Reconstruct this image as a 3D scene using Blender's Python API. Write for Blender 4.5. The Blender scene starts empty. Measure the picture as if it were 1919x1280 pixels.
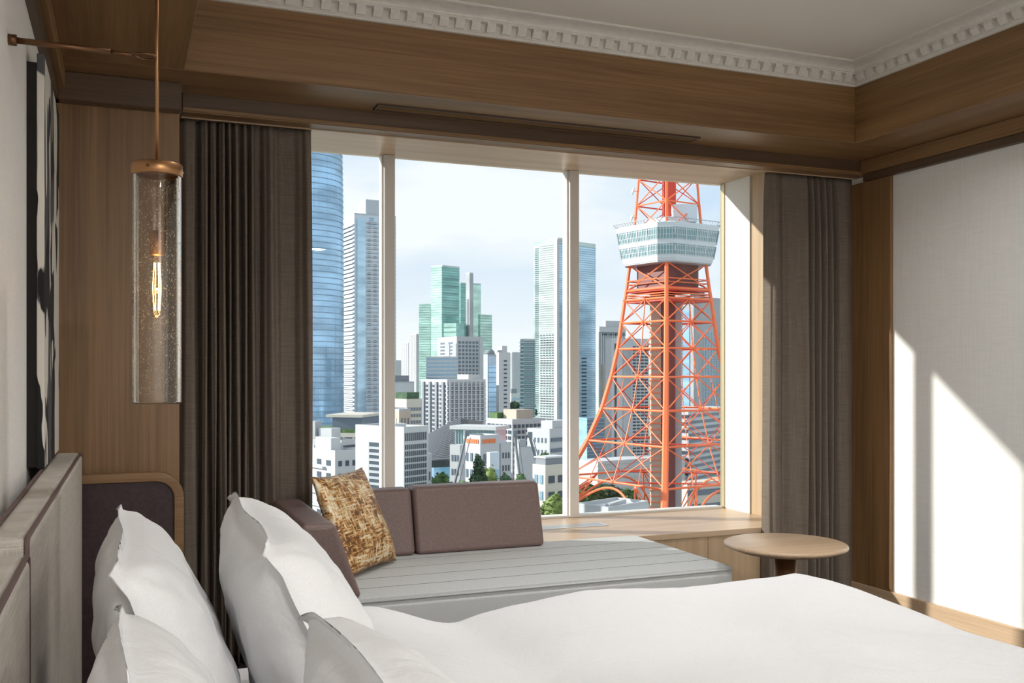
import bpy, bmesh, math, random
from mathutils import Vector, Matrix, noise

# ------------------------------------------------------------------ camera
F = 1823.0                      # focal length in pixels of the 1919 px wide frame
H = 1.25                        # eye height
TH = math.atan2(732.0, 1823.0)  # camera turned right of the window's normal
CT, ST = math.cos(TH), math.sin(TH)
scene = bpy.context.scene
col = scene.collection
cam_d = bpy.data.cameras.new('camera'); cam = bpy.data.objects.new('camera', cam_d); col.objects.link(cam)
cam_d.sensor_width = 36.0; cam_d.lens = 36.0 * F / 1919.0; cam_d.shift_y = 55.0 / 1919.0
cam_d.clip_start = 0.02; cam_d.clip_end = 20000
cam.location = (0, 0, H); cam.rotation_euler = (math.pi / 2, 0, -TH)
scene.camera = cam
scene.view_settings.view_transform = 'Standard'
scene.view_settings.look = 'None'
scene.view_settings.gamma = 1.0
scene.view_settings.use_curve_mapping = False
scene.view_settings.exposure = 0.16

# ------------------------------------------------------------------ sky
world = bpy.data.worlds.new('sky'); scene.world = world; world.use_nodes = True
nt = world.node_tree; nt.nodes.clear()
N = nt.nodes.new; L = nt.links.new
tc = N('ShaderNodeTexCoord'); sep = N('ShaderNodeSeparateXYZ'); L(tc.outputs['Generated'], sep.inputs[0])
mp = N('ShaderNodeMapping'); mp.inputs['Scale'].default_value = (1.0, 1.0, 3.2); mp.inputs['Location'].default_value = (3.1, 0.4, 0.2)
L(tc.outputs['Generated'], mp.inputs[0])
nz = N('ShaderNodeTexNoise'); nz.inputs['Scale'].default_value = 2.6; nz.inputs['Detail'].default_value = 7; nz.inputs['Roughness'].default_value = .52
L(mp.outputs[0], nz.inputs['Vector'])
cr = N('ShaderNodeValToRGB'); cr.color_ramp.elements[0].position = .40; cr.color_ramp.elements[1].position = .60
L(nz.outputs['Fac'], cr.inputs[0])
mx = N('ShaderNodeMix'); mx.data_type = 'RGBA'
mx.inputs['A'].default_value = (.62, .76, .93, 1); mx.inputs['B'].default_value = (.93, .96, .985, 1)
L(cr.outputs['Color'], mx.inputs['Factor'])
hz = N('ShaderNodeMapRange'); hz.inputs['From Min'].default_value = 0.0; hz.inputs['From Max'].default_value = .16
hz.inputs['To Min'].default_value = 1; hz.inputs['To Max'].default_value = 0
L(sep.outputs['Z'], hz.inputs['Value'])
mh = N('ShaderNodeMix'); mh.data_type = 'RGBA'; mh.inputs['B'].default_value = (.93, .955, .97, 1)
L(hz.outputs[0], mh.inputs['Factor']); L(mx.outputs['Result'], mh.inputs['A'])
bg = N('ShaderNodeBackground'); bg.inputs['Strength'].default_value = .98
L(mh.outputs['Result'], bg.inputs['Color'])
wo = N('ShaderNodeOutputWorld'); L(bg.outputs[0], wo.inputs['Surface'])

# ------------------------------------------------------------------ sun
sd = bpy.data.lights.new('sun', 'SUN'); so = bpy.data.objects.new('sun', sd); col.objects.link(so)
sd.energy = 7.0; sd.angle = math.radians(.9); sd.color = (1.0, .965, .91)
so.rotation_euler = Vector((1, -.54, -.444)).to_track_quat('-Z', 'Y').to_euler()
so.location = (-20, 15, 12)

# added fill lights brightening the room, above and behind the viewer (housings built below)
# x, y, watts, beam spread
FILL_LIGHTS = [(.85, 2.80, 4, 115), (1.75, 2.80, 6, 115), (2.65, 2.80, 7.5, 135), (.9, -1.7, 68, 178), (2.2, -1.7, 58, 178), (1.5, -3.0, 60, 178)]

# ================================================================== helpers
def W(u, v, d):
    """point at camera depth d seen at pixel (u, v)"""
    lat = (u - 959.5) / F * d
    return Vector((lat * CT + d * ST, -lat * ST + d * CT, H - (v - 695.0) / F * d))

def link(o, parent=None):
    col.objects.link(o)
    if parent is not None: o.parent = parent
    return o

def tag(o, label=None, cat=None, group=None, kind=None):
    if label: o['label'] = label
    if cat: o['category'] = cat
    if group: o['group'] = group
    if kind: o['kind'] = kind
    return o

def empty(name, loc=(0, 0, 0), rz=0.0):
    o = bpy.data.objects.new(name, None); o.empty_display_size = .1
    o.location = loc; o.rotation_euler = (0, 0, rz); col.objects.link(o); return o

class MB:
    def __init__(s): s.v = []; s.f = []
    def quad(s, a, b, c, d):
        i = len(s.v); s.v += [tuple(a), tuple(b), tuple(c), tuple(d)]; s.f.append((i, i+1, i+2, i+3))
    def box(s, x0, x1, y0, y1, z0, z1):
        i = len(s.v)
        s.v += [(x0,y0,z0),(x1,y0,z0),(x1,y1,z0),(x0,y1,z0),(x0,y0,z1),(x1,y0,z1),(x1,y1,z1),(x0,y1,z1)]
        for q in ((0,3,2,1),(4,5,6,7),(0,1,5,4),(1,2,6,5),(2,3,7,6),(3,0,4,7)): s.f.append(tuple(i+k for k in q))
        return s
    def prism(s, poly, axis, a, b):
        """poly: 2D points; extruded along axis ('x','y','z') from a to b"""
        def P(p, t):
            return {'x': (t, p[0], p[1]), 'y': (p[0], t, p[1]), 'z': (p[0], p[1], t)}[axis]
        i = len(s.v); n = len(poly)
        s.v += [P(p, a) for p in poly] + [P(p, b) for p in poly]
        s.f.append(tuple(range(i, i+n))[::-1]); s.f.append(tuple(range(i+n, i+2*n)))
        for k in range(n): s.f.append((i+k, i+(k+1) % n, i+n+(k+1) % n, i+n+k))
        return s
    def lathe(s, prof, n=32, c=(0,0,0), cap=True):
        i = len(s.v)
        for r, z in prof:
            for k in range(n):
                a = 2*math.pi*k/n; s.v.append((c[0]+r*math.cos(a), c[1]+r*math.sin(a), c[2]+z))
        for j in range(len(prof)-1):
            for k in range(n):
                s.f.append((i+j*n+k, i+j*n+(k+1) % n, i+(j+1)*n+(k+1) % n, i+(j+1)*n+k))
        if cap:
            s.f.append(tuple(i+k for k in range(n))[::-1]); m = i+(len(prof)-1)*n; s.f.append(tuple(m+k for k in range(n)))
        return s
    def tube(s, pts, r, n=8, closed=False):
        i = len(s.v); m = len(pts); pts = [Vector(p) for p in pts]
        up = Vector((0, 0, 1)); prev = None
        for j, p in enumerate(pts):
            if closed: t = pts[(j+1) % m] - pts[j-1]
            else: t = pts[min(j+1, m-1)] - pts[max(j-1, 0)]
            t.normalize()
            ref = prev if prev is not None else (up if abs(t.z) < .95 else Vector((1, 0, 0)))
            a = ref - t * ref.dot(t)
            if a.length < 1e-6: a = Vector((0, 1, 0)) - t * t.y
            a.normalize(); prev = a; b = t.cross(a)
            for k in range(n):
                q = 2*math.pi*k/n; s.v.append(tuple(p + (a*math.cos(q) + b*math.sin(q))*r))
        for j in range(m if closed else m-1):
            for k in range(n):
                j2 = (j+1) % m
                s.f.append((i+j*n+k, i+j*n+(k+1) % n, i+j2*n+(k+1) % n, i+j2*n+k))
        if not closed:
            s.f.append(tuple(i+k for k in range(n))[::-1]); s.f.append(tuple(i+(m-1)*n+k for k in range(n)))
        return s
    def mesh(s, name, m, smooth=False):
        me = bpy.data.meshes.new(name); me.from_pydata(s.v, [], s.f); me.update()
        bm = bmesh.new(); bm.from_mesh(me); bmesh.ops.recalc_face_normals(bm, faces=bm.faces); bm.to_mesh(me); bm.free()
        if m is not None: me.materials.append(m)
        if smooth:
            for p in me.polygons: p.use_smooth = True
        return me
    def build(s, name, m, parent=None, smooth=False, bevel=0, seg=3, sub=0, loc=None):
        o = bpy.data.objects.new(name, s.mesh(name, m, smooth)); link(o, parent)
        if bevel:
            b = o.modifiers.new('bevel', 'BEVEL'); b.width = bevel; b.segments = seg; b.limit_method = 'ANGLE'; b.angle_limit = .6
            if seg > 1:
                for p in o.data.polygons: p.use_smooth = True
                w = o.modifiers.new('wn', 'WEIGHTED_NORMAL'); w.keep_sharp = False
        if sub:
            q = o.modifiers.new('sub', 'SUBSURF'); q.levels = sub; q.render_levels = sub
        if loc is not None: o.location = loc
        return o

def sheet(name, m, nx, ny, fn, parent=None, thick=0.0, closed_v=False):
    """grid surface fn(i/nx, j/ny) -> point"""
    v = []; f = []
    for j in range(ny+1):
        for i in range(nx+1): v.append(tuple(fn(i/nx, j/ny)))
    for j in range(ny):
        for i in range(nx):
            a = j*(nx+1)+i; f.append((a, a+1, a+nx+2, a+nx+1))
    me = bpy.data.meshes.new(name); me.from_pydata(v, [], f); me.materials.append(m)
    for p in me.polygons: p.use_smooth = True
    o = bpy.data.objects.new(name, me); link(o, parent)
    if thick:
        s = o.modifiers.new('solid', 'SOLIDIFY'); s.thickness = thick; s.offset = 0
    return o

# ------------------------------------------------------------------ materials
def new_mat(name):
    m = bpy.data.materials.new(name); m.use_nodes = True
    t = m.node_tree; b = t.nodes['Principled BSDF']
    return m, t, b

def plain(name, c, rough=.6, metal=0, spec=.5, emit=None, es=0, sheen=0):
    m, t, b = new_mat(name)
    b.inputs['Base Color'].default_value = (*c, 1); b.inputs['Roughness'].default_value = rough
    b.inputs['Metallic'].default_value = metal; b.inputs['Specular IOR Level'].default_value = spec
    if sheen: b.inputs['Sheen Weight'].default_value = sheen
    if emit: b.inputs['Emission Color'].default_value = (*emit, 1); b.inputs['Emission Strength'].default_value = es
    return m

def noisy(name, c1, c2, scale=(20, 20, 20), rough=.6, bump=0, detail=4, coord='Object', metal=0, spec=.5, lo=.35, hi=.65, nscale=1.0):
    m, t, b = new_mat(name); n = t.nodes; l = t.links.new
    tcn = n.new('ShaderNodeTexCoord'); mpn = n.new('ShaderNodeMapping'); mpn.inputs['Scale'].default_value = scale
    l(tcn.outputs[coord], mpn.inputs[0])
    nn = n.new('ShaderNodeTexNoise'); nn.inputs['Scale'].default_value = nscale; nn.inputs['Detail'].default_value = detail
    l(mpn.outputs[0], nn.inputs['Vector'])
    r = n.new('ShaderNodeValToRGB'); r.color_ramp.elements[0].color = (*c1, 1); r.color_ramp.elements[1].color = (*c2, 1)
    r.color_ramp.elements[0].position = lo; r.color_ramp.elements[1].position = hi
    l(nn.outputs['Fac'], r.inputs[0]); l(r.outputs[0], b.inputs['Base Color'])
    b.inputs['Roughness'].default_value = rough; b.inputs['Metallic'].default_value = metal; b.inputs['Specular IOR Level'].default_value = spec
    if bump:
        bp = n.new('ShaderNodeBump'); bp.inputs['Strength'].default_value = bump; bp.inputs['Distance'].default_value = .002
        l(nn.outputs['Fac'], bp.inputs['Height']); l(bp.outputs[0], b.inputs['Normal'])
    return m

def wood(name, axis, c1, c2, rough=.42):
    """oak veneer, grain stretched along axis 0/1/2"""
    m, t, b = new_mat(name); n = t.nodes; l = t.links.new
    tcn = n.new('ShaderNodeTexCoord')
    def layer(fine, along, det):
        mpn = n.new('ShaderNodeMapping'); sc = [fine]*3; sc[axis] = along; mpn.inputs['Scale'].default_value = sc
        l(tcn.outputs['Object'], mpn.inputs[0])
        nn = n.new('ShaderNodeTexNoise'); nn.inputs['Scale'].default_value = 1; nn.inputs['Detail'].default_value = det; nn.inputs['Roughness'].default_value = .6
        l(mpn.outputs[0], nn.inputs['Vector']); return nn
    a = layer(14, .5, 3); f = layer(130, 2.2, 3)
    mxn = n.new('ShaderNodeMath'); mxn.operation = 'MULTIPLY_ADD'; mxn.inputs[1].default_value = .45
    m2 = n.new('ShaderNodeMath'); m2.operation = 'MULTIPLY'; m2.inputs[1].default_value = .55
    l(a.outputs['Fac'], m2.inputs[0]); l(f.outputs['Fac'], mxn.inputs[0]); l(m2.outputs[0], mxn.inputs[2])
    r = n.new('ShaderNodeValToRGB'); r.color_ramp.elements[0].position = .36; r.color_ramp.elements[1].position = .64
    r.color_ramp.elements[0].color = (*c1, 1); r.color_ramp.elements[1].color = (*c2, 1)
    l(mxn.outputs[0], r.inputs[0]); l(r.outputs[0], b.inputs['Base Color'])
    b.inputs['Roughness'].default_value = rough
    bp = n.new('ShaderNodeBump'); bp.inputs['Strength'].default_value = .12; bp.inputs['Distance'].default_value = .001
    l(f.outputs['Fac'], bp.inputs['Height']); l(bp.outputs[0], b.inputs['Normal'])
    return m

def weave(name, c1, c2, sx, sz, rough=.85, bump=.25, axis_u=0, trans=0):
    """woven cloth: two crossed fine stretched noises"""
    m, t, b = new_mat(name); n = t.nodes; l = t.links.new
    tcn = n.new('ShaderNodeTexCoord')
    fs = []
    for k in range(2):
        mpn = n.new('ShaderNodeMapping'); sc = [sx*.05 + 3]*3
        if k == 0: sc = [12, 12, sz]
        else: sc = [sx, sx, 5]
        mpn.inputs['Scale'].default_value = sc; l(tcn.outputs['Object'], mpn.inputs[0])
        nn = n.new('ShaderNodeTexNoise'); nn.inputs['Scale'].default_value = 1; nn.inputs['Detail'].default_value = 2
        l(mpn.outputs[0], nn.inputs['Vector']); fs.append(nn)
    ad = n.new('ShaderNodeMath'); ad.operation = 'ADD'; l(fs[0].outputs['Fac'], ad.inputs[0]); l(fs[1].outputs['Fac'], ad.inputs[1])
    hf = n.new('ShaderNodeMath'); hf.operation = 'MULTIPLY'; hf.inputs[1].default_value = .5; l(ad.outputs[0], hf.inputs[0])
    r = n.new('ShaderNodeValToRGB'); r.color_ramp.elements[0].position = .38; r.color_ramp.elements[1].position = .62
    r.color_ramp.elements[0].color = (*c1, 1); r.color_ramp.elements[1].color = (*c2, 1)
    l(hf.outputs[0], r.inputs[0]); l(r.outputs[0], b.inputs['Base Color'])
    b.inputs['Roughness'].default_value = rough; b.inputs['Specular IOR Level'].default_value = .2
    bp = n.new('ShaderNodeBump'); bp.inputs['Strength'].default_value = bump; bp.inputs['Distance'].default_value = .001
    l(hf.outputs[0], bp.inputs['Height']); l(bp.outputs[0], b.inputs['Normal'])
    return m

def glass(name, tint, refl=.6, rough=0.0, absorb=None):
    m = bpy.data.materials.new(name); m.use_nodes = True; t = m.node_tree; t.nodes.clear(); n = t.nodes; l = t.links.new
    tr = n.new('ShaderNodeBsdfTransparent'); tr.inputs[0].default_value = (*tint, 1)
    gl = n.new('ShaderNodeBsdfGlossy'); gl.inputs['Roughness'].default_value = rough
    fr = n.new('ShaderNodeFresnel'); fr.inputs['IOR'].default_value = 1.45
    mu = n.new('ShaderNodeMath'); mu.operation = 'MULTIPLY'; mu.inputs[1].default_value = refl; l(fr.outputs[0], mu.inputs[0])
    ms = n.new('ShaderNodeMixShader'); l(mu.outputs[0], ms.inputs[0]); l(tr.outputs[0], ms.inputs[1]); l(gl.outputs[0], ms.inputs[2])
    o = n.new('ShaderNodeOutputMaterial'); l(ms.outputs[0], o.inputs['Surface']); return m

OAK1, OAK2 = (.160, .083, .032), (.29, .163, .070)
M = {}
M['oak_x'] = wood('oak_along_x', 0, OAK1, OAK2)
M['oak_y'] = wood('oak_along_y', 1, OAK1, OAK2)
M['oak_z'] = wood('oak_along_z', 2, OAK1, OAK2)
M['oak_dark_x'] = wood('dark_oak_x', 0, (.075, .042, .022), (.125, .075, .042))
M['oak_dark_y'] = wood('dark_oak_y', 1, (.075, .042, .022), (.125, .075, .042))
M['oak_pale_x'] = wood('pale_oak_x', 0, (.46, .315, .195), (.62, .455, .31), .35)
M['oak_pale_z'] = wood('pale_oak_z', 2, (.44, .30, .18), (.58, .425, .27), .4)
M['oak_pale_y'] = wood('pale_oak_y', 1, (.46, .315, .195), (.62, .455, .31), .35)
M['wall'] = weave('linen_wallpaper', (.775, .76, .73), (.825, .81, .78), 160, 160, .8, .05)
M['wall_plain'] = plain('wall_paint', (.76, .735, .69), .75)
M['ceiling'] = plain('ceiling_paint', (.78, .74, .68), .85)
M['plaster'] = noisy('crown_plaster', (.70, .67, .62), (.76, .73, .68), (30, 30, 30), .7)
M['carpet'] = noisy('carpet_pile', (.035, .03, .026), (.07, .06, .052), (260, 260, 260), .95, .5)
M['white_metal'] = plain('white_powder_coat', (.72, .70, .67), .4)
M['white_panel'] = plain('white_panel', (.82, .80, .76), .6)
M['gold_metal'] = plain('champagne_aluminium', (.62, .52, .34), .35, .6)
M['grille'] = plain('grille_bronze', (.07, .042, .026), .5)
M['dark'] = plain('dark_void', (.012, .01, .009), .9)
M['silver'] = plain('silver_grille', (.68, .68, .68), .35, .7)
M['brass'] = plain('brushed_copper_brass', (.42, .22, .10), .34, .9)
M['brass_dark'] = plain('aged_bronze', (.17, .085, .04), .38, .8)
M['curtain'] = weave('taupe_curtain', (.145, .116, .093), (.205, .168, .135), 420, 420, .85, .3)
M['curtain_grey'] = M['curtain']
M['linen'] = weave('oatmeal_linen', (.40, .365, .32), (.56, .515, .455), 520, 520, .85, .3)
M['piping'] = plain('mulberry_piping', (.12, .072, .065), .6)
M['plum'] = noisy('plum_leather', (.030, .013, .016), (.045, .022, .025), (60, 60, 60), .5, .1)
M['cotton'] = noisy('white_cotton', (.775, .775, .78), (.81, .81, .815), (220, 220, 220), .8, .04, spec=.25)
ct_ = M['cotton'].node_tree; cb_ = ct_.nodes['Principled BSDF']
c1_ = ct_.nodes.new('ShaderNodeTexCoord'); c2_ = ct_.nodes.new('ShaderNodeTexNoise'); c2_.inputs['Scale'].default_value = 7.5; c2_.inputs['Detail'].default_value = 3; c2_.inputs['Distortion'].default_value = 1.6
c3_ = ct_.nodes.new('ShaderNodeBump'); c3_.inputs['Strength'].default_value = .22; c3_.inputs['Distance'].default_value = .02
ct_.links.new(c1_.outputs['Object'], c2_.inputs['Vector']); ct_.links.new(c2_.outputs['Fac'], c3_.inputs['Height'])
old_ = [q for q in ct_.nodes if q.type == 'BUMP' and q != c3_][0]; ct_.links.new(c3_.outputs[0], old_.inputs['Normal'])
M['mauve'] = noisy('mauve_leather', (.155, .103, .092), (.195, .132, .12), (140, 140, 140), .45, .12, spec=.4)
M['seat'] = noisy('silver_grey_fabric', (.50, .515, .51), (.64, .655, .65), (420, 420, 420), .85, .3, 2, spec=.2)
M['seat_side'] = M['seat']
M['thread'] = plain('grey_thread', (.10, .105, .11), .9)
M['bulb_glass'] = glass('clear_bulb_glass', (1, .95, .85), .8)
M['pane'] = glass('window_glass', (.97, .985, .98), .35)
M['smoke'] = glass('smoky_seeded_glass', (.80, .77, .72), 1.0)
M['smoke_rim'] = glass('glass_rim', (.9, .9, .86), 1.0)
gm_, gt_, gb_ = new_mat('smoky_seeded_glass_shell'); M['smoke'] = gm_
gb_.inputs['Base Color'].default_value = (.89, .84, .76, 1); gb_.inputs['Roughness'].default_value = .02
gb_.inputs['Transmission Weight'].default_value = 1.0; gb_.inputs['IOR'].default_value = 1.48
M['seed'] = plain('glass_bubbles', (.95, .90, .80), .3, 0, .9)
M['filament'] = plain('glowing_filament', (1, .7, .3), .5, 0, .5, (1, .66, .28), 22)

def art_material():
    m, t, b = new_mat('abstract_brushwork'); n = t.nodes; l = t.links.new
    tcn = n.new('ShaderNodeTexCoord')
    base = (.70, .665, .60)
    def strokes(scale, loc, dist, pos, soft):
        mpn = n.new('ShaderNodeMapping'); mpn.inputs['Scale'].default_value = scale; mpn.inputs['Location'].default_value = loc
        l(tcn.outputs['Object'], mpn.inputs[0])
        nn = n.new('ShaderNodeTexNoise'); nn.inputs['Scale'].default_value = 1; nn.inputs['Detail'].default_value = 3; nn.inputs['Distortion'].default_value = dist; nn.inputs['Roughness'].default_value = .35
        l(mpn.outputs[0], nn.inputs['Vector'])
        r = n.new('ShaderNodeMapRange'); r.inputs['From Min'].default_value = pos; r.inputs['From Max'].default_value = pos+soft
        l(nn.outputs['Fac'], r.inputs['Value']); return r
    g = strokes((3, 5.5, 1.7), (1.3, 2.4, .7), .9, .545, .012)
    k = strokes((14, 5, 3.2), (4.2, .5, 2.9), .6, .53, .012)
    m1 = n.new('ShaderNodeMix'); m1.data_type = 'RGBA'; m1.inputs['A'].default_value = (*base, 1); m1.inputs['B'].default_value = (.075, .077, .08, 1)
    l(g.outputs[0], m1.inputs['Factor'])
    m2 = n.new('ShaderNodeMix'); m2.data_type = 'RGBA'; m2.inputs['B'].default_value = (.008, .008, .009, 1)
    l(k.outputs[0], m2.inputs['Factor']); l(m1.outputs['Result'], m2.inputs['A']); l(m2.outputs['Result'], b.inputs['Base Color'])
    b.inputs['Roughness'].default_value = .8
    return m
M['art'] = art_material()

def brocade_material():
    m, t, b = new_mat('gold_brocade'); n = t.nodes; l = t.links.new
    tcn = n.new('ShaderNodeTexCoord')
    def nzz(scale, det=4, dist=0):
        mpn = n.new('ShaderNodeMapping'); mpn.inputs['Scale'].default_value = scale; l(tcn.outputs['Object'], mpn.inputs[0])
        nn = n.new('ShaderNodeTexNoise'); nn.inputs['Scale'].default_value = 1; nn.inputs['Detail'].default_value = det; nn.inputs['Distortion'].default_value = dist
        l(mpn.outputs[0], nn.inputs['Vector']); return nn
    big = nzz((7, 7, 7), 4, .8); hor = nzz((20, 130, 60), 4, .3); ver = nzz((120, 30, 60), 4, .3)
    mxx = n.new('ShaderNodeMath'); mxx.operation = 'MAXIMUM'; l(hor.outputs['Fac'], mxx.inputs[0]); l(ver.outputs['Fac'], mxx.inputs[1])
    sm = n.new('ShaderNodeMath'); sm.operation = 'ADD'; l(mxx.outputs[0], sm.inputs[0])
    ml = n.new('ShaderNodeMath'); ml.operation = 'MULTIPLY'; ml.inputs[1].default_value = .55; l(big.outputs['Fac'], ml.inputs[0]); l(ml.outputs[0], sm.inputs[1])
    r = n.new('ShaderNodeValToRGB'); e = r.color_ramp.elements
    e[0].position = .72; e[0].color = (.12, .055, .02, 1); e[1].position = .95; e[1].color = (.80, .72, .55, 1)
    x = e.new(.80); x.color = (.50, .23, .06, 1); x = e.new(.87); x.color = (.66, .48, .24, 1)
    l(sm.outputs[0], r.inputs[0]); l(r.outputs[0], b.inputs['Base Color'])
    b.inputs['Roughness'].default_value = .42; b.inputs['Metallic'].default_value = .25
    bp = n.new('ShaderNodeBump'); bp.inputs['Strength'].default_value = .5; bp.inputs['Distance'].default_value = .003
    l(sm.outputs[0], bp.inputs['Height']); l(bp.outputs[0], b.inputs['Normal'])
    return m
M['brocade'] = brocade_material()

# ================================================================== room shell
XL, XR = -.245, 3.715          # left (headboard) wall, right wall
YB = -3.6                      # wall behind the camera
YC = 4.32                      # window wall plane = front of ledge
YG = 5.02                      # glass
ZC = 2.73                      # ceiling
ZS = 2.369                     # oak soffit
ZL = .417                      # ledge top
ZH = 2.388                     # window head
XWL, XWR = .16, 3.413          # window opening

def struct(o, label, cat): return tag(o, label, cat, kind='structure')

struct(MB().box(XL-.2, XR+.2, YB-.2, YC+.02, -.15, 0).build('floor', M['carpet']), 'dark brown carpet on the room floor', 'floor')
struct(MB().box(XL-.2, XR+.2, YB-.2, 5.3, ZC, ZC+.2).build('ceiling', M['ceiling']), 'flat warm white ceiling inside the crown moulding', 'ceiling')
struct(MB().box(XL-.2, XL, YB-.2, 5.3, 0, ZC).build('wall_left', M['wall']), 'pale wall behind the headboard and the canvas', 'wall')
struct(MB().box(XR, XR+.2, YB-.2, 5.3, 0, ZC).build('wall_right', M['wall']), 'cream woven wallpaper wall with window sunlight patches', 'wall')
struct(MB().box(XL-.2, XR+.2, YB-.2, YB, 0, ZC).build('wall_back', M['wall_plain']), 'plain wall behind the viewer', 'wall')
ww = MB(); ww.box(XL, XWL, YC, 5.045, 0, ZC); ww.box(XWR, XR, YC, 5.045, 0, ZC); ww.box(XWL, XWR, YC, 5.045, ZH+.02, ZC)
struct(ww.build('wall_window', M['wall_plain']), 'wall around the big window opening', 'wall')
# timber lining of the opening
struct(MB().box(XWL, XWR, YC-.01, YG+.06, ZH, ZH+.02).build('trim_1', M['oak_pale_x']), 'pale oak lining of the window head', 'trim')
struct(MB().box(XWR-.002, XWR+.02, YC-.005, 4.745, ZL, ZH).build('trim_2', M['oak_pale_z']), 'pale oak jamb lining beside the right curtain', 'trim')
struct(MB().box(XWR-.012, XWR+.02, 4.75, YG-.022, ZL, ZH).build('trim_3', M['white_panel']), 'white jamb panel between oak lining and window frame', 'trim')
struct(MB().box(XWL-.02, XWL+.002, YC-.005, YG+.05, ZL, ZH).build('trim_4', M['oak_pale_z']), 'oak jamb lining hidden behind the left curtain', 'trim')
# ledge
lg = empty('trim_5', (0, YC, 0)); struct(lg, 'pale oak window ledge behind the daybed', 'ledge')
MB().box(XWL, XWR, -.012, YG+.06-YC, ZL-.03, ZL).build('ledge_top', M['oak_pale_x'], lg, bevel=.004, seg=2)
bw = (XR - XL) / 9
for k in range(9):
    x0 = XL + k*bw
    MB().box(x0+.0015, x0+bw-.0015, 0, .10, 0, ZL-.031).build('front_panel', M['oak_pale_z'], lg)
vt = empty('ledge_vent', (.5, 4.66, ZL)); tag(vt, 'long silver air grille set into the oak window ledge', 'vent')
MB().box(0, 1.93, 0, .012, 0, .004).box(0, 1.93, .088, .10, 0, .004).box(0, .012, .012, .088, 0, .004).box(1.918, 1.93, .012, .088, 0, .004).build('frame', M['silver'], vt)
MB().box(.012, 1.918, .012, .088, .0002, .0008).build('backing', M['grille'], vt)
for k in range(6):
    MB().box(.012, 1.918, .016+k*.012, .023+k*.012, .0008, .0036).build('slat', M['silver'], vt)

# oak beams around the coffered ceiling
YBM = 3.81; XBR = 3.347; XBL = .218; YV = 4.13
struct(MB().box(XL, XR, YBM, YV, ZS, ZC).build('trim_6', M['oak_x'], bevel=.003, seg=1), 'oak beam and soffit above the window', 'beam')
struct(MB().box(XBR, XR, YB, YBM, ZS+.0005, ZC).build('trim_7', M['oak_y'], bevel=.003, seg=1), 'oak beam along the right wall under the crown', 'beam')
struct(MB().box(XL, XBL, YB, YBM, ZS+.0005, ZC).build('trim_8', M['oak_y'], bevel=.003, seg=1), 'oak soffit above the headboard wall', 'beam')
# valance in front of the curtains
vl = empty('trim_9', (0, YV, 0)); struct(vl, 'dark oak curtain valance below the soffit', 'trim')
MB().box(XBL+.01, XR, 0, .085, 2.302, 2.60).build('board', M['oak_dark_x'], vl, bevel=.002, seg=1)
MB().box(XBL+.01, XR, -.012, .0, 2.297, 2.312).build('lower_bead', M['oak_x'], vl, bevel=.002, seg=1)
MB().box(XBL+.01, XR, .0, .083, 2.294, 2.302).build('underside', M['oak_x'], vl)
MB().box(XBL+.01, XR, .083, .092, 2.290, 2.34).build('sunlit_edge_strip', M['oak_pale_x'], vl)  # pale strip put in for the valance's sunlit rear edge
struct(MB().box(XL, XR, YV+.002, YC+.2, 2.60, ZC).build('trim_10', M['wall_plain']), 'curtain pocket above the valance', 'trim')
# linear diffuser in the soffit
x0, x1 = 1.10, 2.90
a = W(702, 201, F*(ZS-H)/(695-201)); b_ = W(1298, 263, F*(ZS-H)/(695-263)); x0, x1 = a.x, b_.x
sv = empty('air_diffuser', (x0, 3.985, ZS)); tag(sv, 'long slotted air diffuser in the oak soffit', 'vent'); wv = x1-x0
MB().box(0, wv, 0, .011, -.007, 0).box(0, wv, .084, .095, -.007, 0).box(0, .013, .011, .084, -.007, 0).box(wv-.013, wv, .011, .084, -.007, 0).build('frame', M['grille'], sv)
MB().box(.013, wv-.013, .011, .084, -.0012, -.0004).build('backing', M['dark'], sv)
for k in range(4):
    MB().box(.013, wv-.013, .018+k*.017, .0215+k*.017, -.006, -.0012).build('slat', M['oak_x'], sv)
# dark cove strip along the tops of side walls
for nm, xa, xb, lab in (('trim_11', XR-.035, XR, 'dark oak strip at the top of the sunlit wall'), ('trim_12', XL, XL+.03, 'dark oak strip at the top of the headboard wall')):
    t_ = empty(nm, (0, 0, 0)); struct(t_, lab, 'trim')
    MB().box(xa, xb, YB, YV, 2.262, 2.300).build('strip', M['oak_dark_y'], t_, bevel=.003, seg=1)
    xc, xd = (xa-.02, xb) if xa > 1 else (xa, xb+.02)
    MB().box(xc, xd, YB, YV, 2.300, ZS).build('cove', M['oak_y'], t_, bevel=.003, seg=1)
# oak pilasters
t_ = empty('trim_13'); struct(t_, 'tall oak wall panel left of the window curtain', 'panel')
MB().box(XL, .212, 4.05, YC, 0, 2.30).build('panel', M['oak_z'], t_, bevel=.002, seg=1)
MB().box(XL, XBL, 3.985, YC, 2.262, ZS).build('head_band', M['oak_dark_x'], t_, bevel=.003, seg=1)
struct(MB().box(XWR+.03, XR-.018, YC-.006, YC, 0, 2.60).build('trim_17', M['oak_z']), 'oak panel on the window wall behind the right curtain', 'panel')
struct(MB().box(XR-.018, XR, 3.945, YC, .1, 2.262).build('trim_14', M['oak_z'], bevel=.002, seg=1), 'narrow oak panel between right curtain and cream wall', 'panel')
struct(MB().box(XR-.02, XR, YB, YC, 0, .105).build('baseboard_right', M['oak_pale_y'], bevel=.003, seg=2), 'pale oak baseboard under the sunlit wall', 'baseboard')

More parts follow.
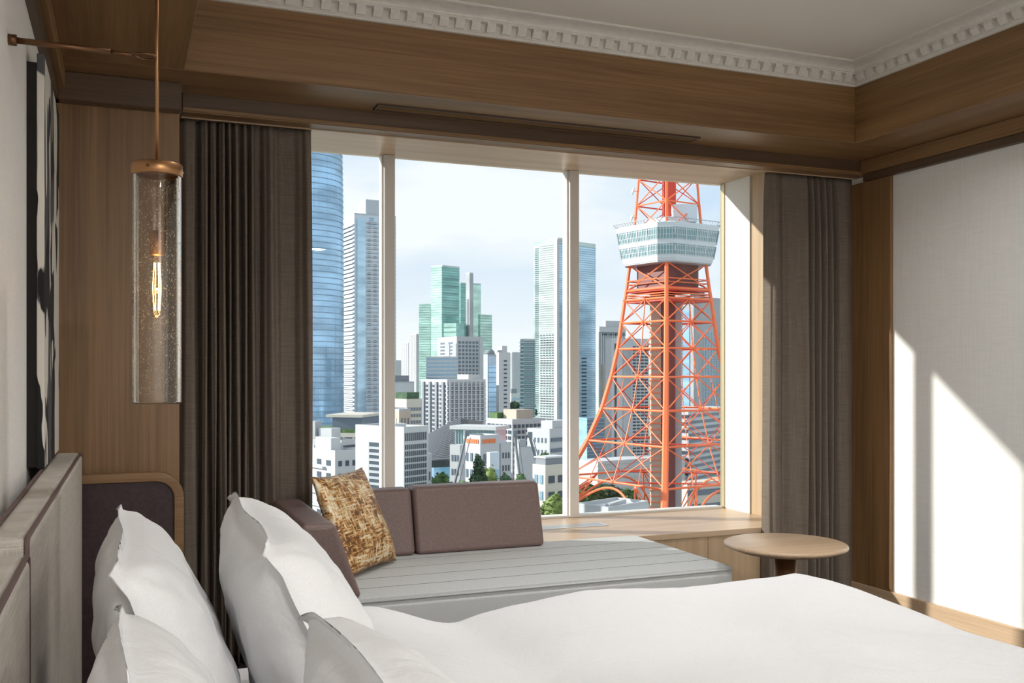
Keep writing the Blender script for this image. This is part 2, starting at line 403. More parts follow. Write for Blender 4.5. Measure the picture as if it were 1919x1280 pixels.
# crown moulding with dentils
def crown_profile(w0, sgn):
    # (horizontal offset from beam face, z)
    p = [(0, 2.641), (.014, 2.641), (.014, 2.650), (.020, 2.652), (.020, 2.688), (.046, 2.690), (.046, 2.696), (.052, 2.698)]
    for k in range(7):
        a = k/6*math.pi/2; p.append((.052+.062*(1-math.cos(a)), 2.698+.022*math.sin(a)))
    p += [(.122, 2.722), (.122, ZC), (0, ZC)]
    return [(w0+sgn*h, z) for h, z in p]
cw = empty('trim_15', (0, YBM, 0)); struct(cw, 'white dentil crown moulding over the window beam', 'moulding')
MB().prism([(h, z) for h, z in crown_profile(0, -1)], 'x', XBL, XBR).build('cornice', M['plaster'], cw)
cr_ = empty('trim_16', (XBR, 0, 0)); struct(cr_, 'white dentil crown moulding over the right beam', 'moulding')
MB().prism([(h, z) for h, z in crown_profile(0, -1)], 'y', YB, YBM).build('cornice', M['plaster'], cr_)
PITCH = .0685
tooth = MB().prism([(-.019, 2.689), (-.047, 2.689), (-.047, 2.676), (-.030, 2.655), (-.019, 2.655)], 'x', -.019, .019).mesh('dentil', M['plaster'])
tooth_y = MB().prism([(-.019, 2.689), (-.047, 2.689), (-.047, 2.676), (-.030, 2.655), (-.019, 2.655)], 'y', -.019, .019).mesh('dentil', M['plaster'])
k = 0
while XBR-.075-k*PITCH > XBL+.03:
    o = bpy.data.objects.new('dentil', tooth); link(o, cw); o.location = (XBR-.075-k*PITCH, 0, 0); k += 1
k = 0
while YBM-.075-k*PITCH > 2.2:
    o = bpy.data.objects.new('dentil', tooth_y); link(o, cr_); o.location = (0, YBM-.075-k*PITCH, 0); k += 1

# window frame and panes
wn = empty('window_1', (0, YG, 0)); struct(wn, 'big three-pane window with white mullions facing the skyline', 'window')
XM = (1.309, 2.385)
for xm in XM:
    m_ = MB().box(xm-.027, xm+.031, -.03, .07, ZL, ZH).build('mullion', M['white_metal'], wn, bevel=.003, seg=1)
    MB().box(xm-.036, xm-.027, -.008, .05, ZL, ZH).build('glazing_bead', M['white_metal'], m_)
MB().box(XWR-.018, XWR, -.022, .022, ZL, ZH).build('jamb_frame', M['gold_metal'], wn, bevel=.002, seg=1)
MB().box(XWL, XWL+.03, -.022, .022, ZL, ZH).build('jamb_frame', M['gold_metal'], wn)
MB().box(XWL+.03, XWR-.03, -.02, .05, ZL, ZL+.012).build('sill_frame', M['white_metal'], wn)
ed = [XWL+.03, XM[0], XM[1], XWR-.018]
for k in range(3):
    MB().box(ed[k]+(.031 if k else 0), ed[k+1]-(.036 if k < 2 else 0), .010, .018, ZL+.012, ZH).build('pane', M['pane'], wn)

# added fill lights at the ceiling, dressed in made-up round housings
for k, (lx, ly, lw, lsp) in enumerate(FILL_LIGHTS):
    t_ = empty('ceiling_fill', (lx, ly, ZC)); tag(t_, 'added fill light in a round ceiling housing, out of view', 'lamp', 'added fill lights')
    MB().lathe([(.10, -.001), (.10, -.018), (.085, -.018), (.085, -.006)], 40, cap=False).build('housing', M['white_panel'], t_)
    ld = bpy.data.lights.new('ceiling_fill_light', 'AREA'); ld.shape = 'DISK'; ld.size = .16; ld.energy = lw; ld.color = (1.0, .99, .98); ld.spread = math.radians(lsp)
    lo = bpy.data.objects.new('ceiling_fill_light', ld); link(lo, t_); lo.location = (0, 0, -.014)

# ================================================================== curtains
def curtain(name, folds, ztop, zbot, label, flare):
    xs = [p[0] for p in folds]; ys = [p[1] for p in folds]; n = len(folds)
    S = []
    for i in range(n-1):
        for k in range(7):
            t = k/7.0; c = (1-math.cos(math.pi*t))/2
            S.append((xs[i]+(xs[i+1]-xs[i])*t, ys[i]+(ys[i+1]-ys[i])*c))
    S.append((xs[-1], ys[-1]))
    x0, x1 = xs[0], xs[-1]; NX = len(S)-1
    ph = [random.Random(i*7+len(name)).uniform(-1, 1) for i in range(NX+1)]
    def fn(s, t):
        i = int(round(s*NX)); x, y = S[i]; z = ztop+(zbot-ztop)*t
        pinch = 1-.55*math.exp(-t*16)
        y2 = (y-YM)*pinch+YM
        dx = flare(s)*(t**.8) + .006*math.sin(t*5+i*.22)*t
        dy = .006*noise.noise(Vector((s*14, t*3.2, 1.7)))
        return (x+dx, y2+dy, z)
    e = empty(name, ((x0+x1)/2, 4.25, 0)); tag(e, label, 'curtain', 'blackout curtains at the window')
    o = sheet('drape', M['curtain'], NX, 60, fn, e, thick=.004)
    o.location = (-(x0+x1)/2, -4.25, 0)
    MB().box(x0-(x0+x1)/2, x1-(x0+x1)/2, .0, .012, 2.295, 2.315).build('curtain_track', M['grille'], e)
    return e
def ux(u, y):   # world x on plane y seen at column u
    k = (u-959.5)/F; d = y/(CT-ST*k); return d*(ST+CT*k)
YF, YR = 4.224, 4.312; YM = 4.27
LF = [(335,.5),(350,.05),(362,0),(371,.95),(380,.25),(386,.1),(392,.95),(397,.3),(402,.15),(408,.95),(413,.35),(419,.1),(424,.9),(430,.1),(436,.85),(443,.05),(452,.9),(459,.15),(466,.85),(473,.2),(480,.9),(488,1),(497,.35),(507,0),(516,.45),(528,.85),(552,.8),(565,.4),(574,.0),(581,.15),(584,.7)]
curtain('curtain', [(ux(u, 4.25), YF+(YR-YF)*f) for u, f in LF], 2.300, .012, 'taupe pleated blackout curtain beside the pendant lamp', lambda s: .014*s)
RF = [(1441,.9),(1444,.25),(1451,0),(1460,.2),(1467,.95),(1474,.6),(1484,.35),(1500,.4),(1512,.15),(1518,.8),(1523,.1),(1529,.85),(1534,.1),(1540,.85),(1546,.05),(1552,.9),(1558,.15),(1564,.9),(1571,.1),(1582,.0),(1596,.15),(1606,.4),(1617,.9)]
curtain('curtain', [(ux(u, 4.25), YF+(YR-YF)*f) for u, f in RF], 2.300, .012, 'taupe pleated blackout curtain beside the round side table', lambda s: .010*(s-.4))

# ================================================================== wall art, pendant
ar = empty('canvas_painting', (XL, 3.01, .976)); tag(ar, 'tall abstract canvas with grey and black brush strokes above headboard', 'painting')
def y_on_x(u, x):
    k = (u-959.5)/F; d = x/(ST+CT*k); return d*(CT-ST*k)
ya, yb = 3.01, y_on_x(110.5, -.2)
MB().box(.0, .026, .004, yb-ya-.01, .005, 1.135).build('backing_frame', M['dark'], ar)
MB().box(.026, .045, .0, yb-ya, .0, 1.16).build('canvas', M['art'], ar, bevel=.002, seg=1)

PX, PY = .081, 2.54
pn = empty('pendant_lamp', (PX, PY, 0)); tag(pn, 'bubbled glass cylinder pendant lamp with copper cap and wall arm', 'lamp')
z_arm = 2.018
MB().tube([(0, 0, 1.75), (0, 0, ZS-.001)], .0042, 10).build('stem', M['brass'], pn, True)
MB().lathe([(.03, 0), (.03, .012), (.012, .016)], 20, (0, 0, ZS-.0165)).build('canopy', M['brass'], pn, True)
ax = XL-PX
am = MB().tube([(ax+.012, 0, z_arm+.004), (-.105, 0, z_arm+.002)], .0075, 12).build('wall_arm', M['brass_dark'], pn, True)
MB().tube([(-.105, 0, z_arm+.002), (-.05, 0, z_arm)], .0045, 10).build('arm_tip', M['brass_dark'], am, True)
MB().tube([(ax, 0, z_arm+.004), (ax+.018, 0, z_arm+.004)], .013, 16).build('wall_mount', M['brass_dark'], am, True)
ring = [(-.027+.024*math.cos(q/24*2*math.pi), .024*math.sin(q/24*2*math.pi), z_arm) for q in range(24)]
MB().tube(ring, .0038, 8, closed=True).build('ring', M['brass_dark'], am, True)
R_ = .0575; zt, zb = 1.745, 1.172
cp = MB().lathe([(.0, 1.757), (.058, 1.757), (.0605, 1.755), (.0605, 1.729), (.0585, 1.727), (.052, 1.727)], 48, cap=False).build('cap', M['brass'], pn)
for p in cp.data.polygons: p.use_smooth = len(p.vertices) == 4
for k in range(3):
    q = -1.95+k*2.094
    MB().tube([(.060*math.cos(q), .060*math.sin(q), 1.742), (.0635*math.cos(q), .0635*math.sin(q), 1.742)], .004, 10).build('screw', M['brass_dark'], cp)
gl = MB().lathe([(R_, zt-.015), (R_, zt-.02), (R_, zb+.004), (R_, zb), (R_-.002, zb-.002), (R_-.006, zb-.002), (R_-.008, zb), (R_-.008, zb+.004), (R_-.008, zt-.02), (R_-.008, zt-.015), (R_-.004, zt-.014), (R_, zt-.015)], 64, cap=False).build('glass_shade', M['smoke'], pn, True)
rnd = random.Random(5)
sb = MB()
for k in range(2200):
    q = rnd.uniform(0, 2*math.pi); z = rnd.uniform(zb+.012, zt-.03); r = rnd.uniform(R_-.0066, R_-.0012)
    s = rnd.choice((.0006, .0007, .0008, .0011)); hgt = s*rnd.uniform(1.3, 2.6)
    c = Vector((r*math.cos(q), r*math.sin(q), z)); i = len(sb.v)
    for dx, dy, dz in ((s,0,0),(-s,0,0),(0,s,0),(0,-s,0),(0,0,hgt),(0,0,-hgt)): sb.v.append((c.x+dx, c.y+dy, c.z+dz))
    for f3 in ((0,2,4),(2,1,4),(1,3,4),(3,0,4),(2,0,5),(1,2,5),(3,1,5),(0,3,5)): sb.f.append(tuple(i+j for j in f3))
tag(sb.build('glass_bubbles', M['seed'], gl), kind='stuff')
sk = MB().lathe([(.006, 1.595), (.017, 1.59), (.017, 1.535), (.014, 1.533)], 24).build('socket', M['brass'], pn, True)
bl = MB().lathe([(.010, 1.535), (.0155, 1.525), (.0155, 1.40), (.013, 1.389), (.007, 1.382), (.001, 1.380)], 28, cap=False).build('bulb', M['bulb_glass'], pn, True)
for k in range(4):
    q = k*math.pi/2+.4
    MB().tube([(.007*math.cos(q), .007*math.sin(q), 1.515), (.0105*math.cos(q), .0105*math.sin(q), 1.455), (.007*math.cos(q), .007*math.sin(q), 1.398)], .0008, 6).build('filament', M['filament'], bl, True)
pl = bpy.data.lights.new('pendant_bulb_light', 'POINT'); pl.energy = .9; pl.color = (1, .66, .32); pl.shadow_soft_size = .003
po = bpy.data.objects.new('pendant_bulb_light', pl); link(po, pn); po.location = (0, 0, 1.45)

# ================================================================== bed
bd = empty('bed', (1.0, 1.4, 0)); tag(bd, 'wide bed with mattress under a white duvet', 'bed')
MB().box(-1.10, .93, -1.0, 1.0, .05, .30).build('base', M['linen'], bd, bevel=.02)
MB().box(-1.10, .95, -1.02, 1.02, .30, .545).build('mattress', M['cotton'], bd, bevel=.05, seg=5)
for sx in (-.95, .8):
    for sy in (-.85, .85): MB().box(sx, sx+.06, sy, sy+.06, 0, .05).build('foot', M['grille'], bd)

# headboard of two upholstered panels
hb = empty('headboard', (XL, 2.0, 0)); tag(hb, 'oatmeal linen headboard with mulberry piping along the wall', 'headboard')
def hpanel(y0, y1, zt_, t0, t1):
    # x: rear at .033 from wall; front bulges; thickness t1 at y1 side, t0 at y0
    ny, nz = 26, 22; xr = .033
    def fn(s, t):
        y = y0+(y1-y0)*s; tt = t0+(t1-t0)*s
        q = (1-t)*zt_*0+t*(zt_-.12)+.12
        ed = min(1, (1-t)*14); es = min(1, min(s, 1-s)*14)
        bul = (1-(1-ed)**2)**.5*.5+.5; bs = (1-(1-es)**2)**.5*.35+.65
        return (xr+tt*bul*bs-(.0), y-2.0, q)
    p = MB().box(xr, xr+max(t0, t1)*.9, y0-2.0, y1-2.0, .12, zt_).build('panel', M['linen'], hb)
    # taper thickness along y
    for v in p.data.vertices:
        if v.co.x > xr+.01: v.co.x = xr+(t0 if v.co.y < (y0+y1)/2-2.0 else t1)
    b = p.modifiers.new('bevel', 'BEVEL'); b.width = .022; b.segments = 5
    for q in p.data.polygons: q.use_smooth = True
    w = p.modifiers.new('wn', 'WEIGHTED_NORMAL')
    for off, r in ((0, .0045), (1, .0045)):
        x_0 = xr+.004 if off == 0 else xr+t0-.004; x_1 = xr+.004 if off == 0 else xr+t1-.004
        y_0, y_1 = y0-2.0+.004, y1-2.0-.004
        pts = [(x_0, y_0, .2)]+[(x_0, y_0+.02*(1-math.cos(a*math.pi/8)), zt_-.022+.02*math.sin(a*math.pi/8)) for a in range(5)]
        pts += [(x_1, y_1-.02*(1-math.sin(a*math.pi/8)), zt_-.022+.02*math.cos(a*math.pi/8)) for a in range(5)]+[(x_1, y_1, .2)]
        MB().tube(pts, r, 8).build('piping', M['piping'], p, True)
hpanel(1.795, 3.62, .973, .070, .088)
hpanel(-.10, 1.775, .952, .070, .074)

def duvet_top(x, y):
    z = .602
    z += .045*math.exp(-((x-.58)/.13)**2) - .014*math.exp(-((x-.82)/.07)**2)
    z += .016*math.exp(-((x-1.18)/.22)**2-((y-2.35)/.4)**2) + .014*math.exp(-((x-1.72)/.2)**2-((y-2.3)/.5)**2)
    z += .040*noise.noise(Vector((x*1.9+3, y*1.6, .3))) + .010*noise.noise(Vector((x*4.2, y*3.6, 2.3)))
    z += .0022*noise.noise(Vector((x*16+y*9, y*5-x*4, 5.3)))
    return z
def duvet(s, t):
    a = .50+2.0*s; b = -1.62+3.24*t           # sheet coordinates from headboard / centre line
    a1, b1, r = 1.93, 1.05, .10
    ox = max(0, a-a1); oy = max(0, abs(b)-b1); dr = math.hypot(ox, oy)
    x = min(a, a1); y = 1.4+max(-b1, min(b1, b))
    z = duvet_top(x, y)
    if dr > 0:
        nx, ny = ox/dr, math.copysign(oy/dr, b) if oy else 0
        if dr < r*math.pi/2: h_, dn = r*math.sin(dr/r), r*(1-math.cos(dr/r))
        else: h_, dn = r, r+dr-r*math.pi/2
        wob = .018*math.sin((a if oy > ox else b)*9+1)*min(1, dn/.25)
        x += nx*(h_+wob); y += ny*(h_+wob); z -= dn
    return (x-1.0, y-1.4, z)
dv = sheet('duvet', M['cotton'], 110, 130, duvet, None, thick=.012); dv.location = (1.0, 1.4, 0)
tag(dv, 'soft white duvet spread over the bed', 'duvet')

def pillow(name, Wd, Hh, T, seed, mat_, fl=.022, wr=.0055, cn=.10, n=60, droop=.0):
    me = bpy.data.meshes.new(name); v = []; f = []; idx = {}
    def pt(i, j, side):
        s = -1+2*i/n; t = -1+2*j/n
        sw = Wd/2; sh = Hh/2
        cr2 = 1-cn*(s*s*t*t)**2.5
        x = sw*s*(1-.03*math.cos(t*math.pi/2))*cr2; y = sh*t*(1-.035*math.cos(s*math.pi/2))*cr2
        si = min(1, abs(s)*sw/(sw-fl)) if fl else abs(s); ti = min(1, abs(t)*sh/(sh-fl)) if fl else abs(t)
        f0 = (max(0, 1-si**3.0)**.47)*(max(0, 1-ti**3.0)**.47)
        th = T/2*f0*(1-.22*t)
        nn = noise.noise(Vector((s*3.1+seed, t*2.7-seed, side*2.0)))
        cornr = (abs(s)*abs(t))**1.5
        ang = math.atan2(1-abs(t)+.02, 1-abs(s)+.02)
        wk = wr*math.sin(ang*11+seed)*cornr*f0**.3*1.6
        wk += wr*1.3*nn*f0**.4
        wk += wr*.8*noise.noise(Vector((s*9+t*5+seed, t*4-s*5, 3+side)))*f0**.5
        edge = 1-f0
        wav = (.004*math.sin(s*5+seed*2)+.004*math.sin(t*4+seed))*max(0, edge-.75)*4 if fl else 0
        cur = -.018*max(0, abs(s)-.82)/.18*max(0, t-.75)/.25 if fl else 0
        z = side*(th+wk)+wav+cur
        y -= droop*max(0, abs(s)-.6)
        return (x, y, z)
    for side in (1, -1):
        for j in range(n+1):
            for i in range(n+1):
                e = i in (0, n) or j in (0, n)
                if side == -1 and e: idx[(side, i, j)] = idx[(1, i, j)]; continue
                idx[(side, i, j)] = len(v); v.append(pt(i, j, side if not e else 1))
    for side in (1, -1):
        for j in range(n):
            for i in range(n):
                q = (idx[(side, i, j)], idx[(side, i+1, j)], idx[(side, i+1, j+1)], idx[(side, i, j+1)])
                f.append(q if side == 1 else q[::-1])
    me.from_pydata(v, [], f); me.materials.append(mat_)
    for p in me.polygons: p.use_smooth = True
    o = bpy.data.objects.new(name, me); link(o); return o
def place(o, ctr, ex, ey):
    ex = Vector(ex).normalized(); ey = Vector(ey); ey = (ey-ex*ey.dot(ex)).normalized(); ez = ex.cross(ey)
    m4 = Matrix((ex, ey, ez)).transposed().to_4x4(); m4.translation = Vector(ctr); o.matrix_world = m4
    return o
PG = 'white bed pillows'
# ex runs along the bed's width, front face towards the foot
p = pillow('bed_pillow', .78, .46, .20, 1.3, M['cotton']); place(p, (.065, 1.86, .765), (0, 1, 0), (-.30, 0, 1))
tag(p, 'white pillow against the headboard, farther from viewer, nearest the plum panel', 'pillow', PG)
p = pillow('bed_pillow', .78, .45, .20, 4.1, M['cotton']); place(p, (.06, .93, .768), (0, 1, 0), (-.30, 0, 1))
tag(p, 'white pillow against the headboard at the bottom left corner', 'pillow', PG)
p = pillow('bed_pillow', .80, .48, .23, 2.2, M['cotton']); place(p, (.315, 1.93, .768), (.02, 1, 0), (-.42, 0, 1))
tag(p, 'tallest front white pillow, its point before the dark curtain', 'pillow', PG)
p = pillow('bed_pillow', .78, .46, .22, 6.4, M['cotton']); place(p, (.32, .90, .755), (-.02, 1, 0), (-.44, 0, 1))
tag(p, 'front white pillow at the bottom centre, closest to the viewer', 'pillow', PG)

# ================================================================== bedside screen panel
sp = empty('bedside_screen', (XL, 3.90, 0)); tag(sp, 'rounded oak framed plum leather screen between headboard and curtain', 'screen')
xr_ = ux(345, 3.9)-XL; zt_ = .868
def rrect(x1, z1, r, n=8):
    return [(.004, .02), (x1, .02)]+[(x1-r+r*math.sin(a/n*math.pi/2+0) if False else x1-r+r*math.cos(a/n*math.pi/2), z1-r+r*math.sin(a/n*math.pi/2)) for a in range(n+1)]+[(.004, z1)]
out = rrect(xr_, zt_, .10); inn = rrect(xr_-.036, zt_-.036, .066)
inn[0] = (.004, .06); inn[1] = (xr_-.036, .06)
fm = MB(); n = len(out)
for y in (0, .05):
    fm.v += [(px, y, pz) for px, pz in out]+[(px, y, pz) for px, pz in inn]
for k in range(n):
    k2 = (k+1) % n
    fm.f.append((k, k2, n+k2, n+k)); fm.f.append((2*n+k, 2*n+k2, 3*n+k2, 3*n+k))
    fm.f.append((k, k2, 2*n+k2, 2*n+k)); fm.f.append((n+k, n+k2, 3*n+k2, 3*n+k))
fm.build('frame', M['oak_x'], sp, bevel=.004, seg=2)
MB().prism(inn, 'y', .012, .04).build('leather_panel', M['plum'], sp)

# ================================================================== daybed
ZSE = .425
db = empty('daybed', (.55, 3.46, 0)); tag(db, 'grey upholstered daybed with stitched channels under the window', 'daybed')
LX = 1.845; DY = .845
NX_, NY_ = .275, .755       # rear corner notched for the curtain
MB().prism([(0, .012), (LX, .012), (LX, DY), (NX_, DY), (NX_, NY_), (0, NY_)], 'z', .07, .30).build('base', M['seat'], db, bevel=.012)
MB().prism([(0, 0), (LX+.004, 0), (LX+.004, DY), (NX_, DY), (NX_, NY_), (0, NY_)], 'z', .285, .405).build('seat_cushion', M['seat'], db, bevel=.02, seg=4)
for k in range(5):
    y0 = .004+k*.168
    MB().box(.008 if k < 4 else NX_, LX-.002, y0+.0034, y0+.1646, .39, ZSE).build('seat_channel', M['seat'], db, bevel=.0025, seg=2)
for k in range(1, 5):
    y0 = .004+k*.168
    MB().box(.012 if k < 4 else NX_, LX-.006, y0-.0034, y0+.0034, .40, .4243).build('seam', M['thread'], db)
MB().tube([(.0, .003, .412), (LX-.01, .003, .412), (LX+.003, .015, .412), (LX+.003, DY, .412)], .0045, 8).build('piping', M['seat'], db, True)
for sx in (.1, LX-.16):
    for sy in (.08, DY-.24): MB().box(sx, sx+.06, sy, sy+.06, 0, .07).build('foot', M['grille'], db)

def wedge_cushion(name, poly, axis, a, b, label, bev=.022):
    o = MB().prism(poly, axis, a, b).build(name, M['mauve'], None, bevel=bev, seg=5)
    tag(o, label, 'cushion', 'mauve daybed cushions'); return o
c = wedge_cushion('back_cushion', [(4.190, ZSE+.001), (4.40, ZSE+.001), (4.385, .722), (4.27, .722)], 'x', 1.228, 1.853, 'long mauve back cushion at the open end of the daybed')
c = wedge_cushion('back_cushion', [(4.190, ZSE+.001), (4.40, ZSE+.001), (4.385, .715), (4.27, .715)], 'x', .835, 1.222, 'mauve back cushion half hidden behind the gold throw pillow')
c = wedge_cushion('arm_cushion', [(.575, ZSE+.001), (.812, ZSE+.001), (.712, .705), (.590, .705)], 'y', 3.468, 4.20, 'mauve wedge arm cushion at the curtain end of the daybed')
p = pillow('throw_pillow', .40, .42, .115, 3.3, M['brocade'], fl=0, wr=.003, n=40, cn=-.03)
place(p, (.900, 3.985, .630), (.244, .265, 0), (-.245, -.05, .345))
tag(p, 'gold and cream brocade throw pillow leaning on the arm cushion', 'pillow')

# ================================================================== side table
tb = empty('side_table', (2.565, 3.334, 0)); tag(tb, 'round oak pedestal side table beside the daybed', 'table')
MB().lathe([(.0, .535), (.243, .535), (.249, .532), (.252, .526), (.250, .520), (.205, .503), (.0, .503)], 72, cap=False).build('tabletop', M['oak_pale_x'], tb, True)
MB().lathe([(.046, .02), (.046, .5035)], 32).build('pedestal', M['brass_dark'], tb, True)
MB().lathe([(.17, 0), (.17, .012), (.05, .02)], 48).build('foot_plate', M['brass_dark'], tb)

# ================================================================== outside
ZG = -80.0                       # street level below the room
def omat(name, c, rough=.7, metal=0, var=.12, scale=.05):
    c2 = tuple(min(1, k*(1+var)) for k in c); c1 = tuple(k*(1-var) for k in c)
    return noisy(name, c1, c2, (scale,)*3, rough, 0, 3, metal=metal)
def gmat(name, c, rough=.12, metal=.35, scale=(.03, .03, .12), var=.25):
    c2 = tuple(min(1, k*(1+var)) for k in c); c1 = tuple(k*(1-var) for k in c)
    return noisy(name, c1, c2, scale, rough, 0, 4, metal=metal, spec=.8)
O = {}
O['white'] = omat('white_render', (.47, .485, .50), .7, var=.04)
O['cream'] = omat('cream_render', (.55, .51, .44), .7, var=.05)
O['beige'] = omat('beige_tile', (.42, .37, .30), .7)
O['grey'] = omat('grey_concrete', (.36, .38, .40), .75)
O['grey_lt'] = omat('light_grey_concrete', (.50, .515, .53), .75, var=.05)
O['grey_dk'] = omat('dark_grey_concrete', (.20, .22, .25), .75)
O['pale_blue'] = omat('pale_blue_facade', (.60, .68, .74), .6, var=.05)
O['pale'] = omat('pale_far_facade', (.50, .535, .565), .7, var=.03)  # far facades paled in place of air haze
O['glass_blue'] = gmat('blue_curtain_wall', (.36, .58, .80))
O['glass_blue_lt'] = gmat('light_blue_curtain_wall', (.48, .68, .84))
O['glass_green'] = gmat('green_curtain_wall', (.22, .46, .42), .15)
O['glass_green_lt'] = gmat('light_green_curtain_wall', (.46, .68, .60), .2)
O['glass_pale'] = gmat('pale_green_curtain_wall', (.42, .53, .51), .2, .2)
O['win'] = plain('dark_window_glass', (.055, .075, .10), .35, 0, .3)
O['win_mid'] = plain('grey_blue_window_glass', (.13, .17, .22), .35, 0, .3)
O['win_blue'] = plain('blue_window_glass', (.26, .42, .56), .12, .3)
O['win_teal'] = plain('teal_window_glass', (.16, .30, .32), .12, .3)
O['slab'] = plain('white_slab_edge', (.50, .52, .54), .6)
O['line'] = plain('grey_floor_line', (.22, .34, .46), .5)
O['line_g'] = plain('green_floor_line', (.12, .27, .27), .5)
O['roof_dk'] = omat('dark_metal_roof', (.055, .06, .066), .75, 0)
O['roof_rib'] = plain('roof_rib', (.26, .27, .285), .6, 0)
O['orange'] = plain('international_orange_paint', (.92, .19, .065), .5)
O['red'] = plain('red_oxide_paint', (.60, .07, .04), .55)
O['maroon'] = omat('maroon_lift_shaft', (.16, .055, .05), .6)
O['deck'] = plain('white_deck_cladding', (.58, .63, .66), .45)
O['deck_under'] = plain('grey_deck_soffit', (.42, .43, .45), .6)
O['leaf'] = noisy('green_foliage', (.03, .085, .03), (.11, .20, .06), (.6, .6, .6), .8)
O['leaf_dk'] = noisy('dark_green_foliage', (.02, .06, .035), (.06, .13, .06), (.6, .6, .6), .8)
O['leaf_lt'] = noisy('yellow_green_foliage', (.09, .15, .03), (.22, .29, .08), (.6, .6, .6), .8)
O['trunk'] = plain('tree_bark', (.08, .055, .04), .9)
O['ground'] = noisy('city_ground', (.20, .25, .20), (.46, .47, .47), (.012, .012, .012), .9, 0, 6)
O['sign'] = plain('orange_sign_letters', (.75, .20, .06), .6)
O['sign_grey'] = plain('grey_sign_letters', (.55, .57, .6), .6)
O['boom'] = plain('crane_steel', (.17, .20, .23), .6)

g = MB().quad((-9000, 40, ZG), (9000, 40, ZG), (9000, 16000, ZG), (-9000, 16000, ZG)) 
gm = MB().box(-9000, 9000, 40, 16000, ZG-1, ZG).build('ground', O['ground'])
struct(gm, 'city ground far below the window', 'ground')

RV = Vector((CT, -ST, 0)); FV = Vector((ST, CT, 0))
class Bld:
    """box building with its near corner at column uc, depth D; left face reaches u0, right face u1"""
    def __init__(s, name, label, u0, uc, u1, vtop, D, psi, body, vbot=None, cat='building', a=None, b=None, depth=None):
        p = math.radians(psi); cs, sn = math.cos(p), math.sin(p)
        k0, kc, k1 = ((q-959.5)/F for q in (u0, uc, u1)); lat = kc*D
        s.a = a if a else (lat-k0*D)/(cs+k0*sn)
        s.b = b if b else (k1*D-lat)/(sn-k1*cs)
        if depth: s.b = depth
        e2 = RV*sn+FV*cs
        base = RV*lat+FV*D
        s.z1 = H-(vtop-695)/F*D; s.z0 = ZG if vbot is None else H-(vbot-695)/F*D
        s.D = D; s.px = D/F
        s.root = empty(name, (base.x, base.y, s.z0), math.atan2(e2.y, e2.x))
        tag(s.root, label, cat)
        s.h = s.z1-s.z0
        if body is not None: s.box('body', body, 0, s.b, 0, s.a, 0, s.h)
    def box(s, name, m, x0, x1, y0, y1, z0, z1, parent=None):
        return MB().box(x0, x1, y0, y1, z0, z1).build(name, O[m], parent or s.root)
    def zv(s, v): return H-(v-695)/F*s.D-s.z0
    def fb(s, mb, face, t0, t1, z0, z1, o0, o1):
        if face == 'R': mb.box(t0, t1, -o1, -o0, z0, z1)
        else: mb.box(-o1, -o0, t0, t1, z0, z1)
    def wid(s, face): return s.b if face == 'R' else s.a
    def grid(s, face, m, rows, cols, t0=.04, t1=.96, z0=0., z1=1., fw=.6, fh=.6, out=.12, name='windows', single=False, keep=1.0, seed=1):
        w = s.wid(face); mb = MB(); rn = random.Random(seed)
        for r in range(rows):
            for c in range(cols):
                if rn.random() > keep: continue
                ta = w*(t0+(t1-t0)*(c+.5-fw/2)/cols); tb_ = w*(t0+(t1-t0)*(c+.5+fw/2)/cols)
                za = s.h*(z0+(z1-z0)*(r+.5-fh/2)/rows); zb_ = s.h*(z0+(z1-z0)*(r+.5+fh/2)/rows)
                if single:
                    q = MB(); s.fb(q, face, ta, tb_, za, zb_, -.02, out); q.build('window', O[m], s.root)
                else: s.fb(mb, face, ta, tb_, za, zb_, -.02, out)
        if not single and mb.v: tag(mb.build(name, O[m], s.root), kind='stuff')
    def bands(s, face, m, rows, t0=0., t1=1., z0=0., z1=1., fh=.5, out=.12, name='window_band', single=True):
        w = s.wid(face); mb = MB()
        for r in range(rows):
            za = s.h*(z0+(z1-z0)*(r+.5-fh/2)/rows); zb_ = s.h*(z0+(z1-z0)*(r+.5+fh/2)/rows)
            if single:
                q = MB(); s.fb(q, face, w*t0, w*t1, za, zb_, -.02, out); q.build(name, O[m], s.root)
            else: s.fb(mb, face, w*t0, w*t1, za, zb_, -.02, out)
        if not single: tag(mb.build(name+'s', O[m], s.root), kind='stuff')
    def cols(s, face, m, n, t0=0., t1=1., z0=0., z1=1., fw=.3, out=.2, name='facade_rib'):
        w = s.wid(face); mb = MB()
        for c in range(n):
            s.fb(mb, face, w*(t0+(t1-t0)*(c+.5-fw/2)/n), w*(t0+(t1-t0)*(c+.5+fw/2)/n), s.h*z0, s.h*z1, -.02, out)
        tag(mb.build(name+'s', O[m], s.root), kind='stuff')
    def par(s, m='white', t=.5, hh=1.2):
        mb = MB(); mb.box(0, s.b, 0, t, s.h, s.h+hh).box(0, s.b, s.a-t, s.a, s.h, s.h+hh).box(0, t, t, s.a-t, s.h, s.h+hh).box(s.b-t, s.b, t, s.a-t, s.h, s.h+hh)
        mb.build('parapet', O[m], s.root)
    def roofbox(s, m, fx0, fx1, fy0, fy1, hh, name='plant_room'):
        return s.box(name, m, s.b*fx0, s.b*fx1, s.a*fy0, s.a*fy1, s.h, s.h+hh)

